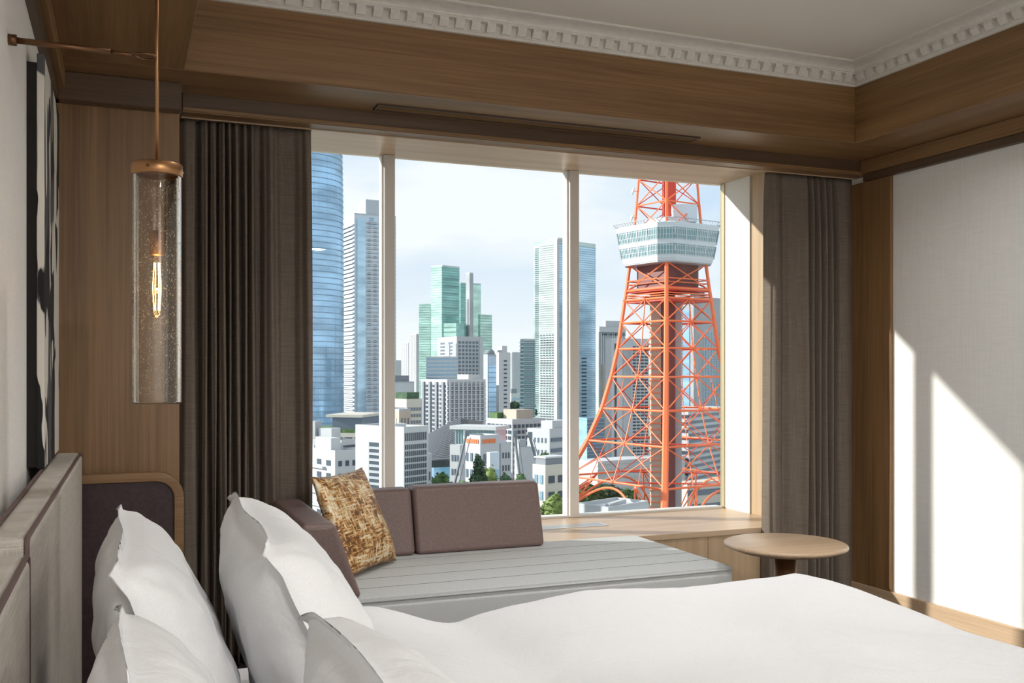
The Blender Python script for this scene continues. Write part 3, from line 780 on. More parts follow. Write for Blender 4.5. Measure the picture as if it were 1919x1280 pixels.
# ---- curved blue glass skyscraper at the left edge of the window
D = 640.0
ct = W(560, 695, D+30); rr = 30.5
tw = empty('glass_skyscraper', (ct.x, ct.y, ZG)); tag(tw, 'tall curved blue glass skyscraper at the left edge of the window', 'building')
hh = 330.0
def rad(z): return rr*(1-.30*max(0, (z-120)/hh)**2)
MB().lathe([(rad(z), z) for z in [0, 60, 120, 160, 200, 240, 280, 330]], 56).build('body', O['glass_blue'], tw, True)
for k in range(72):
    z = 42+k*3.9
    MB().lathe([(rad(z)+.05, z), (rad(z)+.35, z+.1), (rad(z)+.35, z+.45), (rad(z)+.05, z+.55)], 48, cap=False).build('floor_line', O['line'], tw)
mb = MB()
for k in range(150):
    q = 2*math.pi*k/150; pts = [((rad(z)+.06)*math.cos(q), (rad(z)+.06)*math.sin(q), z) for z in (40, 120, 200, 260, 330)]
    mb.tube(pts, .10, 3)
tag(mb.build('glazing_ribs', O['glass_blue_lt'], tw), kind='stuff')

# ---- white balcony tower beside it
b = Bld('apartment_tower', 'pale blue-white apartment tower with stacked balconies beside the blue skyscraper', 643, 664, 742, 402, 700, 62, 'pale_blue')
n_ = int(b.h/3.1)
b.bands('L', 'win', n_, .12, .92, 0, .97, .55, .15, 'balcony_recess', False)
b.bands('L', 'slab', n_, .0, 1., 0, .97, .32, 1.3, 'balcony', False)
b.box('glass_shaft', 'glass_blue_lt', 2, b.b*.26, -.8, .2, 0, b.h*.985)
b.bands('R', 'slab', int(n_/1), .26, .99, 0, .98, .30, .7, 'balcony', False)
b.grid('R', 'win', n_, 5, .28, .98, 0, .98, .55, .5, .3, keep=.85)
b.box('upper_tower', 'pale', b.b*.28, b.b*.98, 1, b.a*.8, b.h, b.zv(371))
b.grid('R', 'win_blue', 5, 3, .3, .98, .955, .995, .5, .5, .25)
b.par('slab')
# ---- low terrace building with green roof
b = Bld('terrace_building', 'low terraced block with planted roof below the pale apartment tower', 560, 690, 700, 815, 420, 12, 'grey', depth=30)
b.box('roof_garden', 'leaf', 1, b.b-1, 1, b.a-1, b.h, b.h+2.2)
b.box('upper_storey', 'win_mid', 3, b.b-3, 4, b.a*.55, b.h, b.zv(783))
b.box('roof_slab', 'cream', 1, b.b-2, 3, b.a*.62, b.zv(783), b.zv(778))
b.box('terrace_slab', 'cream', -1, b.b, -1, b.a, b.h-1.0, b.h+.6)
for k in range(7): b.box('column', 'cream', -.9, -.2, b.a*(k+.3)/7, b.a*(k+.3)/7+.9, b.h-14, b.h-1)
for k in range(7): b.box('window', 'win', -.25, .05, b.a*(k+.3)/7+1.4, b.a*(k+1.2)/7-.3, b.h-5, b.h-1.4)
b.box('storey_slab', 'cream', -.9, .1, 0, b.a, b.h-6.4, b.h-5.6)
for k in range(7): b.box('window', 'win_mid', -.25, .05, b.a*(k+.3)/7+1.4, b.a*(k+1.2)/7-.3, b.h-10.5, b.h-6.8)
# lettering on the terrace wall
tx = bpy.data.curves.new('lettering', 'FONT'); tx.body = 'COM'; tx.size = 2.4; tx.extrude = .05; tx.align_x = 'CENTER'
tmp = bpy.data.objects.new('lettering_curve', tx); lm = bpy.data.meshes.new_from_object(tmp); bpy.data.objects.remove(tmp)
to = bpy.data.objects.new('lettering', lm); link(to, b.root); lm.materials.clear(); lm.materials.append(O['win']); to.rotation_euler = (math.pi/2, 0, -math.pi/2); to.location = (-1.05, b.a*.17, b.h-3.4)

# ---- white flats, lower left
b = Bld('white_apartment_house', 'stepped white apartment house at the lower left of the window', 570, 628, 672, 850, 230, 52, 'white')
b.grid('R', 'win', 19, 3, .06, .96, .04, .985, .5, .42, .1, single=True)
b.grid('L', 'win', 19, 3, .05, .95, .04, .985, .45, .42, .1, single=True)
b.bands('L', 'slab', 19, .3, 1, .02, .965, .16, .9, 'balcony')
b.roofbox('grey_lt', .1, .5, .2, .7, 3.4); b.roofbox('white', .55, .75, .3, .5, 2.0, 'water_tank'); b.par('white', .3, .7)
b.roofbox('grey', .7, .9, .6, .9, 1.6, 'air_unit'); b.roofbox('grey_lt', .1, .3, .75, .95, 1.2, 'air_unit')
b = Bld('white_office_house', 'white house with striped ribbon windows behind the stepped flats', 560, 640, 668, 830, 285, 30, 'white')
b.bands('L', 'win', 30, .05, .95, .1, .995, .4, .15); b.bands('R', 'win', 30, .1, .9, .1, .995, .4, .15); b.roofbox('grey_lt', .2, .8, .3, .6, 4, 'plant_room'); b.roofbox('grey', .1, .5, .65, .8, 6, 'water_tank'); b.par('white', .3, .8)
# ---- big white office block behind the first mullion
b = Bld('white_office_block', 'big white office block with narrow window rows behind the left mullion', 666, 757, 803, 806, 190, 40, 'white')
b.grid('R', 'win', 2, 9, .02, .90, .935, .985, .55, .8, .12, 'windows') if False else None
rows_v = [(812, 827)]+[(834+i*12.4, 843+i*12.4) for i in range(8)]
for v0, v1 in rows_v:
    mb = MB()
    for c in range(11):
        t0 = b.b*(.04+.9*c/11); b.fb(mb, 'R', t0, t0+b.b*.9/11*.55, b.zv(v1), b.zv(v0), -.02, .1)
    tag(mb.build('window_row', O['win'], b.root), kind='stuff')
b.box('window_recess', 'win', -.12, .05, b.a*.44, b.a*.70, 0, b.zv(833))
for i in range(9): b.box('spandrel', 'grey', -.3, -.1, b.a*.44, b.a*.70, b.zv(846+i*11.5), b.zv(841+i*11.5))
b.par('white', .35, .6); b.roofbox('grey_lt', .3, .7, .3, .6, 1.0)
b.box('rooftop_mast', 'slab', b.b*.2, b.b*.2+.25, b.a*.35, b.a*.35+.25, b.h, b.zv(786)); b.box('rooftop_mast', 'slab', b.b*.2+1.2, b.b*.2+1.45, b.a*.35, b.a*.35+.25, b.h, b.zv(786))
b = Bld('white_annex', 'narrow white annex stepping down right of the big office block', 770, 796, 809, 850, 215, 45, 'white'); b.grid('R', 'win_mid', 14, 2, .1, .9, .1, .95, .5, .5, .1)

# ---- green glass cluster
D = 1150
b = Bld('green_glass_tower', 'tall green glass tower with a slim lift shaft, tallest of the cluster', 808, 829, 861, 499, D, 42, 'glass_green')
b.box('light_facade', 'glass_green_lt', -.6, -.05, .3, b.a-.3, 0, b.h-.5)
b.bands('L', 'line_g', 70, 0, 1, .0, 1, .10, .9, 'floor_line', False); b.bands('R', 'line_g', 70, 0, 1, 0, 1, .10, .4, 'floor_line', False); b.par('slab', .6, 1.6)
b.grid('R', 'win_teal', 12, 9, .05, .95, .45, .95, .6, .25, .3)
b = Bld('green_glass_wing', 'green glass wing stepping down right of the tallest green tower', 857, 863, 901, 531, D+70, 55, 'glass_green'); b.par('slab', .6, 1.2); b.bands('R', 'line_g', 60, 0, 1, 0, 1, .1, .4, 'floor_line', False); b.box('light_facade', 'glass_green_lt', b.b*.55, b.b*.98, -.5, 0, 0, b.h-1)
b = Bld('green_glass_wing', 'low green glass wing at the right end of the cluster', 896, 900, 922, 589, D+5, 55, 'glass_green_lt'); b.bands('R', 'line_g', 45, 0, 1, 0, 1, .12, .4, 'floor_line', False)
b = Bld('green_glass_wing', 'light green glass wing left of the tallest green tower', 785, 806, 812, 569, D+15, 20, 'glass_green_lt'); b.bands('L', 'line_g', 55, 0, 1, 0, 1, .12, .4, 'floor_line', False)
b = Bld('green_glass_wing', 'short green glass podium block before the lift shaft', 832, 855, 874, 605, D-30, 30, 'glass_green'); b.bands('L', 'glass_green_lt', 25, 0, 1, 0, 1, .7, .4, 'floor_line', False)
b = Bld('lift_shaft', 'slim grey lift shaft standing against the green towers', 873, 880, 887, 513, D-12, 45, 'grey'); b.box('dark_slot', 'grey_dk', -.4, 0, b.a*.3, b.a*.7, 0, b.zv(560)); b.roofbox('grey_lt', 0, 1, 0, 1, 1.5, 'cap')

# ---- white lattice apartments and striped office before the cluster
b = Bld('lattice_apartment_block', 'white lattice-fronted apartment block before the green glass towers', 820, 856, 905, 634, 760, 58, 'white')
b.grid('R', 'win_mid', 22, 6, .04, .84, .35, .985, .6, .6, .3); b.box('grey_side', 'grey_lt', b.b*.86, b.b, -.5, .05, 0, b.h); b.grid('L', 'win_mid', 26, 2, .1, .95, .3, .98, .5, .5, .3)
b.box('grey_strip', 'grey', -.4, 0, b.a*.35, b.a*.6, 0, b.h-4); b.box('grey_strip', 'grey', -.4, 0, b.a*.02, b.a*.2, 0, b.h-4); b.par('white', .6, 1.6)
b = Bld('striped_office', 'blue and white striped office below the lattice apartments', 799, 836, 856, 668, 650, 30, 'win_blue')
for k in range(14): b.box('white_band', 'slab', -.5, b.b+.5, -.5, b.a+.2, b.h-1.2-k*2.6, b.h-k*2.6)
# ---- grey lattice hotel
b = Bld('grey_lattice_hotel', 'wide grey hotel block with lattice windows below the white apartments', 789, 838, 910, 716, 520, 58, 'grey')
b.cols('R', 'grey_lt', 9, 0, 1, 0, 1, .28, .9); b.grid('R', 'win_mid', 30, 18, .01, .95, .05, .985, .62, .55, .35); b.bands('R', 'grey_lt', 30, 0, 1, .05, .985, .2, .75, 'sill', False)
b.grid('L', 'win', 30, 7, .02, .98, .05, .985, .6, .55, .35); b.cols('L', 'grey_dk', 4, 0, 1, 0, 1, .3, .9); b.par('grey_lt', .6, 1.4)
b.roofbox('grey_lt', .62, .92, .1, .5, 4)
# ---- slender neighbours
b = Bld('blue_office_slab', 'narrow blue glass office with a small domed top', 906, 914, 931, 664, 560, 62, 'grey')
b.box('glass_front', 'glass_blue', b.b*.08, b.b*.95, -.5, 0, 0, b.h-1); b.bands('R', 'slab', 8, .1, .95, .93, .99, .5, .7, 'white_fin'); b.bands('R', 'line', 30, .08, .95, 0, .93, .15, .6, 'floor_line', False)
dm = MB(); dm.lathe([(b.b*.5, 0), (b.b*.46, 1.4), (b.b*.3, 2.6), (.05, 3.1)], 20, (b.b*.5, b.b*.5, b.h)).build('dome', O['grey_dk'], b.root, True)
b = Bld('slim_concrete_tower', 'slim concrete tower with a column of slot windows', 930, 935, 956, 660, 540, 60, 'grey_lt')
b.grid('R', 'win', 26, 1, .42, .72, .3, .96, .9, .35, .2); b.box('crown_block', 'grey_lt', b.b*.35, b.b*.8, 1, 6, b.h, b.zv(648)); b.box('crown_beam', 'grey', -.3, b.b*.35, 1, 3, b.h, b.h+1.2)
# ---- far blocks, haze put into their pale colours
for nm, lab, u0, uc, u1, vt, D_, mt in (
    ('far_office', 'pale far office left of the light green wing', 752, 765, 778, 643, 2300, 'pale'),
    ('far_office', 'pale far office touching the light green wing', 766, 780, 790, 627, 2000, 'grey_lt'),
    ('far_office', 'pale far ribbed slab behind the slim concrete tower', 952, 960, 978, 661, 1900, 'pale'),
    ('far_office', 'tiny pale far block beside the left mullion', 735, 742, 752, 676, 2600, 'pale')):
    b = Bld(nm, lab, u0, uc, u1, vt, D_, 50, mt); b.cols('R', 'grey_lt', 7, 0, 1, 0, 1, .3, .6); b.cols('L', 'slab', 5, 0, 1, 0, 1, .3, .6); b.par('slab', 1, 1.5)
b = Bld('small_blue_office', 'small grey-blue office with dark roof box between slim tower and dark apartments', 953, 958, 977, 737, 900, 55, 'grey_lt'); b.grid('R', 'win_blue', 10, 3, .1, .9, .2, .95, .7, .5, .3); b.roofbox('grey_dk', .05, .6, .1, .8, 4)
# ---- dark green apartments
b = Bld('dark_balcony_tower', 'dark teal balcony tower left of the tall grey-green tower', 975, 981, 1003, 638, 640, 60, 'win_teal')
b.bands('R', 'grey_lt', 40, 0, 1, .0, 1, .20, .6, 'balcony', False); b.grid('R', 'win', 40, 4, .05, .95, 0, 1, .6, .5, .3); b.bands('L', 'slab', 40, 0, 1, 0, 1, .35, .6, 'balcony', False); b.roofbox('grey_lt', 0, 1, 0, 1, 1.2, 'roof_slab')
# ---- tall grey-green / blue tower behind second mullion
b = Bld('slender_skyscraper', 'tall grey-green and blue skyscraper behind the right mullion', 1000, 1044, 1116, 455, 800, 48, 'glass_pale')
b.bands('L', 'grey_lt', 90, 0, .74, .1, 1, .35, .5, 'floor_line', False); b.grid('L', 'win', 46, 5, .1, .72, .08, .60, .55, .35, .6); b.grid('L', 'win_mid', 80, 2, .78, .95, .25, .99, .6, .5, .4)
b.bands('R', 'line', 90, 0, 1, .1, 1, .18, .5, 'floor_line', False); b.box('blue_facade', 'glass_blue_lt', .5, b.b-.5, -.4, 0, 0, b.h-1)
b.box('corner_strip', 'grey_lt', -1, 1.5, -1, b.a*.10, 0, b.h+3); b.grid('R', 'win', 26, 3, .1, .8, .08, .50, .55, .4, .7); b.par('glass_pale', .5, 3); b.roofbox('grey_lt', .2, .6, .3, .7, 6)
# ---- offices between skyscraper and lattice tower
b = Bld('ribbed_office', 'grey-blue ribbed office left of the lattice tower', 1112, 1122, 1172, 612, 950, 66, 'grey'); b.cols('R', 'grey_lt', 12, .05, 1, 0, .95, .4, .8); b.bands('R', 'slab', 1, 0, 1, .955, 1, .9, 1.0, 'white_band'); b.grid('R', 'win', 1, 16, .1, 1, .93, .95, .5, .8, .9); b.roofbox('grey_lt', .3, .9, .2, .6, 6)
b = Bld('beige_office', 'narrow beige office low between ribbed office and lattice tower', 1126, 1131, 1146, 683, 800, 60, 'beige'); b.grid('R', 'win_mid', 30, 3, .1, .9, .1, .97, .6, .5, .3)
b = Bld('dark_glass_block', 'low dark blue glass block at the foot of the skyscraper', 1082, 1100, 1132, 783, 600, 50, 'glass_blue'); b.box('dark_front', 'win_mid', .3, b.b-.3, -.3, 0, 0, b.h-.3); b.bands('R', 'line', 12, 0, 1, .5, 1, .2, .5, 'floor_line', False)
b = Bld('white_balcony_block', 'white balcony block with dark stair strip seen through the lattice tower', 1134, 1146, 1216, 638, 620, 66, 'white')
b.box('stair_strip', 'win', b.b*.08, b.b*.13, -.3, 0, 0, b.h-2); b.grid('R', 'win', 44, 4, .55, .98, .05, .97, .75, .5, .3); b.box('grey_strip', 'grey', b.b*.30, b.b*.52, -.4, 0, 0, b.h-6); b.par('white', .5, 1.4)
b = Bld('grey_office_tower', 'grey-green office tower rising behind the lattice tower on the right', 1262, 1300, 1352, 554, 780, 42, 'grey'); b.grid('R', 'win_blue', 60, 7, .3, 1, 0, .8, .6, .5, .4); b.box('blue_strip', 'glass_blue', -.5, 0, b.a*.2, b.a*.5, 0, b.h*.92); b.bands('L', 'slab', 60, .55, .95, 0, .95, .35, .5, 'floor_line', False); b.roofbox('grey_dk', .3, .6, .3, .6, 5)
b = Bld('office_behind_tower', 'pale low office behind the lattice tower base', 1225, 1290, 1400, 770, 520, 35, 'grey_lt', b=70); b.bands('L', 'win', 9, 0, 1, .4, .98, .45, .3); b.bands('R', 'win_mid', 12, 0, 1, .3, .98, .45, .3)
b = Bld('cream_school_block', 'low cream block with window bands right of the lattice tower foot', 1268, 1288, 1420, 905, 440, 60, 'cream', b=60); b.bands('R', 'win_mid', 4, 0, 1, .1, .95, .4, .2)
# ---- middle left stack of low blocks between mullion and hotel
b = Bld('grey_stepped_block', 'grey stepped block at the left mullion below the far offices', 730, 752, 776, 718, 640, 45, 'grey_lt'); b.grid('R', 'win', 12, 4, .1, .9, .4, .9, .5, .5, .3); b.grid('L', 'win', 12, 4, .1, .9, .4, .9, .5, .5, .3); b.roofbox('grey_dk', .1, .7, .1, .8, 5); b.par('grey', .6, 1)
b = Bld('green_roof_block', 'beige mid-rise with a dark green roof box left of the grey hotel', 736, 762, 791, 748, 470, 45, 'cream'); b.grid('R', 'win_mid', 14, 5, .05, .95, .3, .95, .6, .5, .25); b.grid('L', 'win_mid', 14, 5, .05, .95, .3, .95, .6, .5, .25); b.roofbox('leaf_dk', .1, .9, .1, .9, 3.2, 'roof_garden')
b = Bld('brown_grid_block', 'small brown gridded block just right of the left mullion', 736, 748, 770, 771, 330, 50, 'beige'); b.grid('R', 'win_mid', 20, 3, .1, .9, .2, .97, .3, .8, .2); b.roofbox('grey', 0, 1, 0, 1, .8, 'roof_slab')
# ---- dark ribbed roof hall
hl = empty('ribbed_roof_hall', W(0, 0, 1)); P0 = W(860, 900, 330); hl.location = (P0.x, P0.y, ZG); hl.rotation_euler = (0, 0, -TH)
tag(hl, 'dark hall with a huge sloping ribbed metal roof in the middle of the city', 'building')
def HP(u, v, d):
    q = W(u, v, d)-Vector((P0.x, P0.y, ZG)); r_ = q.dot(RV); f_ = q.dot(FV); return Vector((r_, f_, q.z))
A, Bq, Cq, Dq = HP(790, 822, 330), HP(862, 783, 400), HP(905, 790, 400), HP(866, 862, 318)
E_, F_ = HP(790, 858, 330), HP(806, 865, 316)
rm = MB(); zb0 = 0
pts = [A, Bq, Dq, F_]
def slab4(mb, p4, t):
    i = len(mb.v); mb.v += [tuple(q) for q in p4]+[(q.x, q.y, q.z-t) for q in p4]
    for q in ((0,1,2,3),(7,6,5,4),(0,4,5,1),(1,5,6,2),(2,6,7,3),(3,7,4,0)): mb.f.append(tuple(i+k for k in q))
rm = MB(); slab4(rm, [F_, A, Bq, Dq], 2); roof = rm.build('roof', O['roof_dk'], hl)
rm = MB(); slab4(rm, [Dq, Bq, Cq, HP(905, 830, 345)], 2); rm.build('roof', O['roof_dk'], hl)
for k in range(20):
    t = (k+.5)/20; p_ = F_.lerp(A, t); q_ = Dq.lerp(Bq, t); 
    rb = MB().tube([p_+Vector((0, 0, .3)), q_+Vector((0, 0, .3))], .42, 5).build('roof_rib', O['roof_rib'], hl)
MB().prism([(F_.x+1, F_.y+3), (Dq.x-1, Dq.y+3), (Cq.x-3, Cq.y), (Bq.x, Bq.y), (A.x+2, A.y+4)], 'z', 0, min(F_.z, Dq.z)-1.5).build('walls', O['glass_blue'], hl)
b = Bld('glass_canopy_block', 'low glass block with a thin curved canopy behind the white street houses', 852, 925, 947, 806, 300, 25, 'win_teal'); b.box('canopy', 'grey_lt', -1.5, b.b, -1.5, b.a+1, b.h, b.h+1.1); b.cols('L', 'grey_lt', 14, 0, 1, 0, 1, .12, .2); b.box('blue_wall', 'glass_blue_lt', .3, b.b, -.3, 0, 0, b.h)
# ---- white street houses
b = Bld('white_street_house', 'white street house with orange roof sign before the glass canopy block', 868, 900, 936, 820, 235, 45, 'white'); b.grid('R', 'win_mid', 12, 3, .1, .9, .1, .955, .5, .5, .15, single=True); b.grid('L', 'win_mid', 14, 3, .1, .9, .1, .955, .45, .5, .15)
for f_ in 'LR':
    w_ = b.wid(f_); q = MB()
    for c in range(6): b.fb(q, f_, w_*(.1+c*.12), w_*(.1+c*.12+.09), b.h-1.5, b.h-.5, 0, .15)
    tag(q.build('sign_letters', O['sign'], b.root), kind='stuff')
b.par('white', .3, .5)
b = Bld('white_street_house', 'narrow white street house at the left of the street row, beside the tall crane boom', 843, 862, 872, 838, 220, 30, 'white'); b.grid('L', 'win_mid', 18, 3, .1, .9, .1, .985, .45, .45, .12); b.par('white', .3, .5)
b = Bld('white_street_house', 'white street house with small square windows, third of the street row', 932, 938, 958, 835, 240, 60, 'white'); b.grid('R', 'win', 18, 3, .1, .9, .1, .985, .4, .45, .15); b.par('white', .3, .5)
b = Bld('blue_street_house', 'thin blue-grey street house squeezed between two white ones', 912, 918, 936, 848, 225, 60, 'pale_blue'); b.bands('R', 'win_blue', 14, .1, .9, .1, .95, .5, .15)
b = Bld('white_gable_wall', 'plain grey-white building with blank wall under the crane booms', 964, 972, 1003, 842, 250, 62, 'grey_lt'); b.roofbox('grey', .1, .5, .2, .7, 2.5); b.par('white', .3, .5)
b = Bld('white_terraced_block', 'big white terraced block left of the right mullion', 988, 1030, 1075, 808, 260, 40, 'white'); b.grid('L', 'win_mid', 16, 5, .1, .9, .2, .985, .35, .4, .12); b.bands('R', 'win_mid', 18, .05, .95, .2, .985, .35, .25); b.roofbox('white', .2, .9, .1, .6, 2.6, 'upper_storey'); b.par('white', .3, .6)
b = Bld('white_grid_block', 'low white gridded block with roof garden behind the crane booms', 912, 960, 1022, 786, 420, 50, 'white'); b.grid('R', 'win', 16, 8, .02, .98, .3, .97, .65, .6, .25); b.grid('L', 'win', 16, 6, .02, .98, .3, .97, .65, .6, .25); b.roofbox('beige', .2, .7, .1, .6, 4); b.roofbox('leaf', .05, .95, .65, .95, 2.5, 'roof_garden')
b = Bld('cream_apartment_house', 'cream apartment house with grey mansard roof left of the right mullion', 998, 1022, 1062, 872, 185, 50, 'cream'); b.grid('R', 'win', 14, 2, .06, .94, .3, .98, .62, .45, .15, single=True); b.grid('L', 'win_blue', 14, 2, .1, .9, .3, .98, .55, .55, .15)
b.box('mansard_roof', 'grey_dk', .4, b.b-.4, .4, b.a-.4, b.h, b.zv(860)); b.box('roof_slab', 'grey_lt', .2, b.b-.2, .2, b.a-.2, b.zv(860), b.zv(857))
b = Bld('low_white_roof', 'flat white roofs with pipes below the lattice tower arch', 1080, 1140, 1215, 957, 215, 45, 'grey_lt'); b.par('white', .4, .8)
for k in range(6):
    x_ = b.b*(.1+.1*k); b.box('roof_unit', 'white', x_, x_+1.2, .8+k*.4, 2.0+k*.4, b.h, b.h+1.3)
b = Bld('long_low_hall', 'long low pale hall behind the tower legs', 1085, 1120, 1250, 865, 480, 55, 'grey_lt', b=60); b.bands('R', 'white', 6, 0, 1, .6, 1, .4, .4)

# ---- cranes
for uv0, uv1, lab in (((874, 812), (850, 915), 'dark crane boom leaning right over the white street houses'), ((964, 812), (976, 912), 'thin upright crane boom in the middle of the street row'), ((992, 815), (1022, 925), 'crane boom leaning left beside the cream apartment house')):
    p0, p1 = W(*uv0, 205), W(*uv1, 205); base = Vector((p1.x, p1.y, ZG))
    e = empty('crane', base); tag(e, lab, 'crane', 'crane booms over the street')
    a0, a1 = p0-base, p1-base
    MB().box(-.6, .6, -.6, .6, 3.2, a1.z).build('mast', O['boom'], e)
    MB().tube([a0, a1], .30, 6).build('boom', O['boom'], e); MB().tube([a0+Vector((.9, 0, -1)), a1+Vector((.9, 0, 0))], .10, 5).build('cable', O['boom'], e)
    MB().box(-.5, .5, -.5, .5, -.6, .6).build('boom_head', O['boom'], e, loc=a0)
    MB().box(-2, 2, -2, 2, 0, 3.2).build('carrier', O['sign'], e)

# ---- trees
def tree(u, v, D, w, h, mat_, label, conifer=False, seed=1):
    rn = random.Random(seed*13+5); top = W(u, v, D); e = empty('tree', (top.x, top.y, ZG)); tag(e, label, 'tree', 'trees below the window')
    zt_ = top.z-ZG; 
    MB().lathe([(.45, 0), (.28, zt_-h*.6), (.08, zt_-h*.1)], 8).build('trunk', O['trunk'], e, True)
    mb = MB(); nleaf = 1500
    for k in range(nleaf):
        if conifer:
            t = rn.random()**.7; r = (w/2)*(.08+.92*t)*(.55+.45*rn.random())*(1-.18*math.sin(t*34)); z = zt_-h*t; q = rn.uniform(0, 6.283); c = Vector((r*math.cos(q), r*math.sin(q), z))
        else:
            q = Vector((rn.gauss(0, 1), rn.gauss(0, 1), rn.gauss(0, 1))).normalized()*(.7+.3*rn.random())
            lump = .78+.35*noise.noise(q*2.2+Vector((seed*3.1, 0, 0)))
            c = Vector((q.x*w/2*lump, q.y*w/2*lump, zt_-h/2+q.z*h/2*lump))
        s_ = w*.045*rn.uniform(.6, 1.5); i = len(mb.v)
        for _ in range(4): mb.v.append(tuple(c+Vector((rn.uniform(-1, 1), rn.uniform(-1, 1), rn.uniform(-.7, .7)))*s_*1.5))
        mb.f += [(i, i+1, i+2), (i, i+2, i+3), (i, i+3, i+1)]
    tag(mb.build('foliage', O[mat_], e), kind='stuff')
    core = MB().lathe([(.05, -1), (.6, -.75), (.8, 0), (.6, .7), (.05, .95)] if not conifer else [(.85, -.95), (.5, 0), (.05, .85)], 14)
    core.v = [(x*w/2*.86, y*w/2*.86, zt_-h/2+z*h/2*.86) for x, y, z in core.v]
    core.build('inner_crown', O[mat_], e, True)
T_ = [(826, 876, 200, 6.5, 12, 'leaf', 'round bright green tree right of the white office block', False),
      (897, 852, 190, 7.6, 15, 'leaf_dk', 'tall blue-green conifer before the street row', True),
      (919, 866, 203, 4.6, 12, 'leaf_lt', 'yellow-green tree just right of the conifer', False),
      (948, 880, 190, 4.6, 9, 'leaf_dk', 'dark round tree in the middle of the tree row', False),
      (976, 880, 170, 3.6, 8, 'leaf', 'small green tree at the right end of the tree row', False),
      (868, 893, 182, 5.5, 8, 'leaf', 'low green tree at the foot of the tall conifer', False),
      (1020, 845, 230, 3.0, 4, 'leaf', 'small green tree on the terrace of the white terraced block', False),
      (1040, 915, 180, 7, 12, 'leaf_lt', 'yellow-green tree by the lattice tower leg at the right mullion', False),
      (1105, 905, 360, 14, 14, 'leaf', 'broad green tree at the left under the tower arch', False),
      (1137, 901, 380, 16, 15, 'leaf_dk', 'dark green tree in the middle under the tower arch', False),
      (1175, 912, 400, 14, 13, 'leaf', 'green tree right under the tower arch', False),
      (986, 745, 700, 18, 18, 'leaf_dk', 'dark far tree clump left of the grey-green skyscraper foot', False),
      (964, 748, 720, 14, 16, 'leaf_dk', 'dark far tree clump below the small blue office', False),
      (798, 878, 260, 8, 12, 'leaf_dk', 'dark tree behind the white annex', False)]
for k, a_ in enumerate(T_): tree(*a_, seed=k+1)

# ================================================================== lattice tower
DT = 330.0; UC = 1251.0
base = W(UC, 695, DT); ltw = empty('lattice_tower', (base.x, base.y, ZG), -TH); tag(ltw, 'orange lattice steel broadcasting tower with white observation deck', 'tower')
PXM = DT/F
def zt(v): return H-(v-695)*PXM-ZG
RT = [(300, 50), (335, 54), (385, 58), (440, 63), (500, 71), (545, 77), (563, 80), (605, 86), (654, 93), (706, 105), (766, 123), (827, 150), (872, 174), (895, 189), (966, 240), (1040, 300), (1130, 375)]
def rv(v):
    for (a0, r0), (a1, r1) in zip(RT, RT[1:]):
        if a0 <= v <= a1: return (r0+(r1-r0)*(v-a0)/(a1-a0))*PXM
    return RT[-1][1]*PXM
DEL = math.radians(-10.5)
def corner(k, v):     # k 0 near, 1 right, 2 back, 3 left ; local x=right, y=forward
    q = -math.pi/2+DEL*-1*-1+k*math.pi/2; r = rv(v)
    return Vector((r*math.cos(q), r*math.sin(q), zt(v)))
def facept(k, t, v): return corner(k, v).lerp(corner((k+1) % 4, v), t)
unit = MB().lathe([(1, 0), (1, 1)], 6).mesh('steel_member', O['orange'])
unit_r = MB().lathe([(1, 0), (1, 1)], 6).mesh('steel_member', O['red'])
def member(name, p, q, r, mesh=None):
    d = q-p; o = bpy.data.objects.new(name, mesh or unit); link(o, ltw)
    o.matrix_local = Matrix.Translation(p) @ d.to_track_quat('Z', 'Y').to_matrix().to_4x4() @ Matrix.Diagonal((r, r, d.length, 1))
    return o
LV = [300, 335, 385, 440, 497, 545, 563, 605, 654, 706, 766, 827, 895]
for k in range(4):
    for v0, v1 in zip(LV+[966, 1040], LV[1:]+[966, 1040, 1130]):
        rr_ = .42+1.15*(v1-300)/830
        member('leg', corner(k, v1), corner(k, v0), rr_*.85)
front = (0, 3)                     # faces near->right (0) and left->near (3)
for i, v in enumerate(LV):
    for k in range(4):
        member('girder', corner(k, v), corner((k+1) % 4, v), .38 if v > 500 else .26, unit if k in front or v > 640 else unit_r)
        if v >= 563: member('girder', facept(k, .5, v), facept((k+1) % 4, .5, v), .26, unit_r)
for i in range(len(LV)-1):
    v0, v1 = LV[i], LV[i+1]
    if v1-v0 < 25: continue
    for k in range(4):
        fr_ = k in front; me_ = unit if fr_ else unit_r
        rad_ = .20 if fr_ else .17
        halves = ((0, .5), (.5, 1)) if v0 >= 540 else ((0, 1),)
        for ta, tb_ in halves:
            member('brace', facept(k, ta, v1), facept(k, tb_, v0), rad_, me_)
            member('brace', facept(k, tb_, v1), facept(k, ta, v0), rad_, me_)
        if v0 >= 540 and fr_: member('upright', facept(k, .5, v1), facept(k, .5, v0), .22, me_)
        if v0 >= 700 and fr_:
            for t_ in (.25, .75): member('upright', facept(k, t_, v1), facept(k, t_, v0), .14, me_)
# splayed feet with arches
for k in range(4):
    for (ta, tb_) in ((0, .28), (1, .72)):
        member('brace', facept(k, ta, 1040), facept(k, tb_, 895), .24); member('upright', facept(k, tb_, 895), facept(k, tb_*.6+ta*.4, 1040), .30)
        member('brace', facept(k, ta, 966), facept(k, tb_, 895), .24)
    pts = []
    for j in range(21):
        t = .10+.80*j/20; s_ = (t-.5)/.40; pts.append(facept(k, t, 905+150*(1-(max(0, 1-s_*s_))**.5)))
    MB().tube(pts, .42, 6).build('arch', O['orange'], ltw)
# gusset nodes
nodem = MB().lathe([(.15, -.5), (.75, -.25), (.75, .25), (.15, .5)], 8).mesh('gusset', O['orange'])
for v in LV[6:]:
    for k in front:
        for t in (0, .5):
            o = bpy.data.objects.new('gusset', nodem); link(o, ltw); o.location = facept(k, t, v)
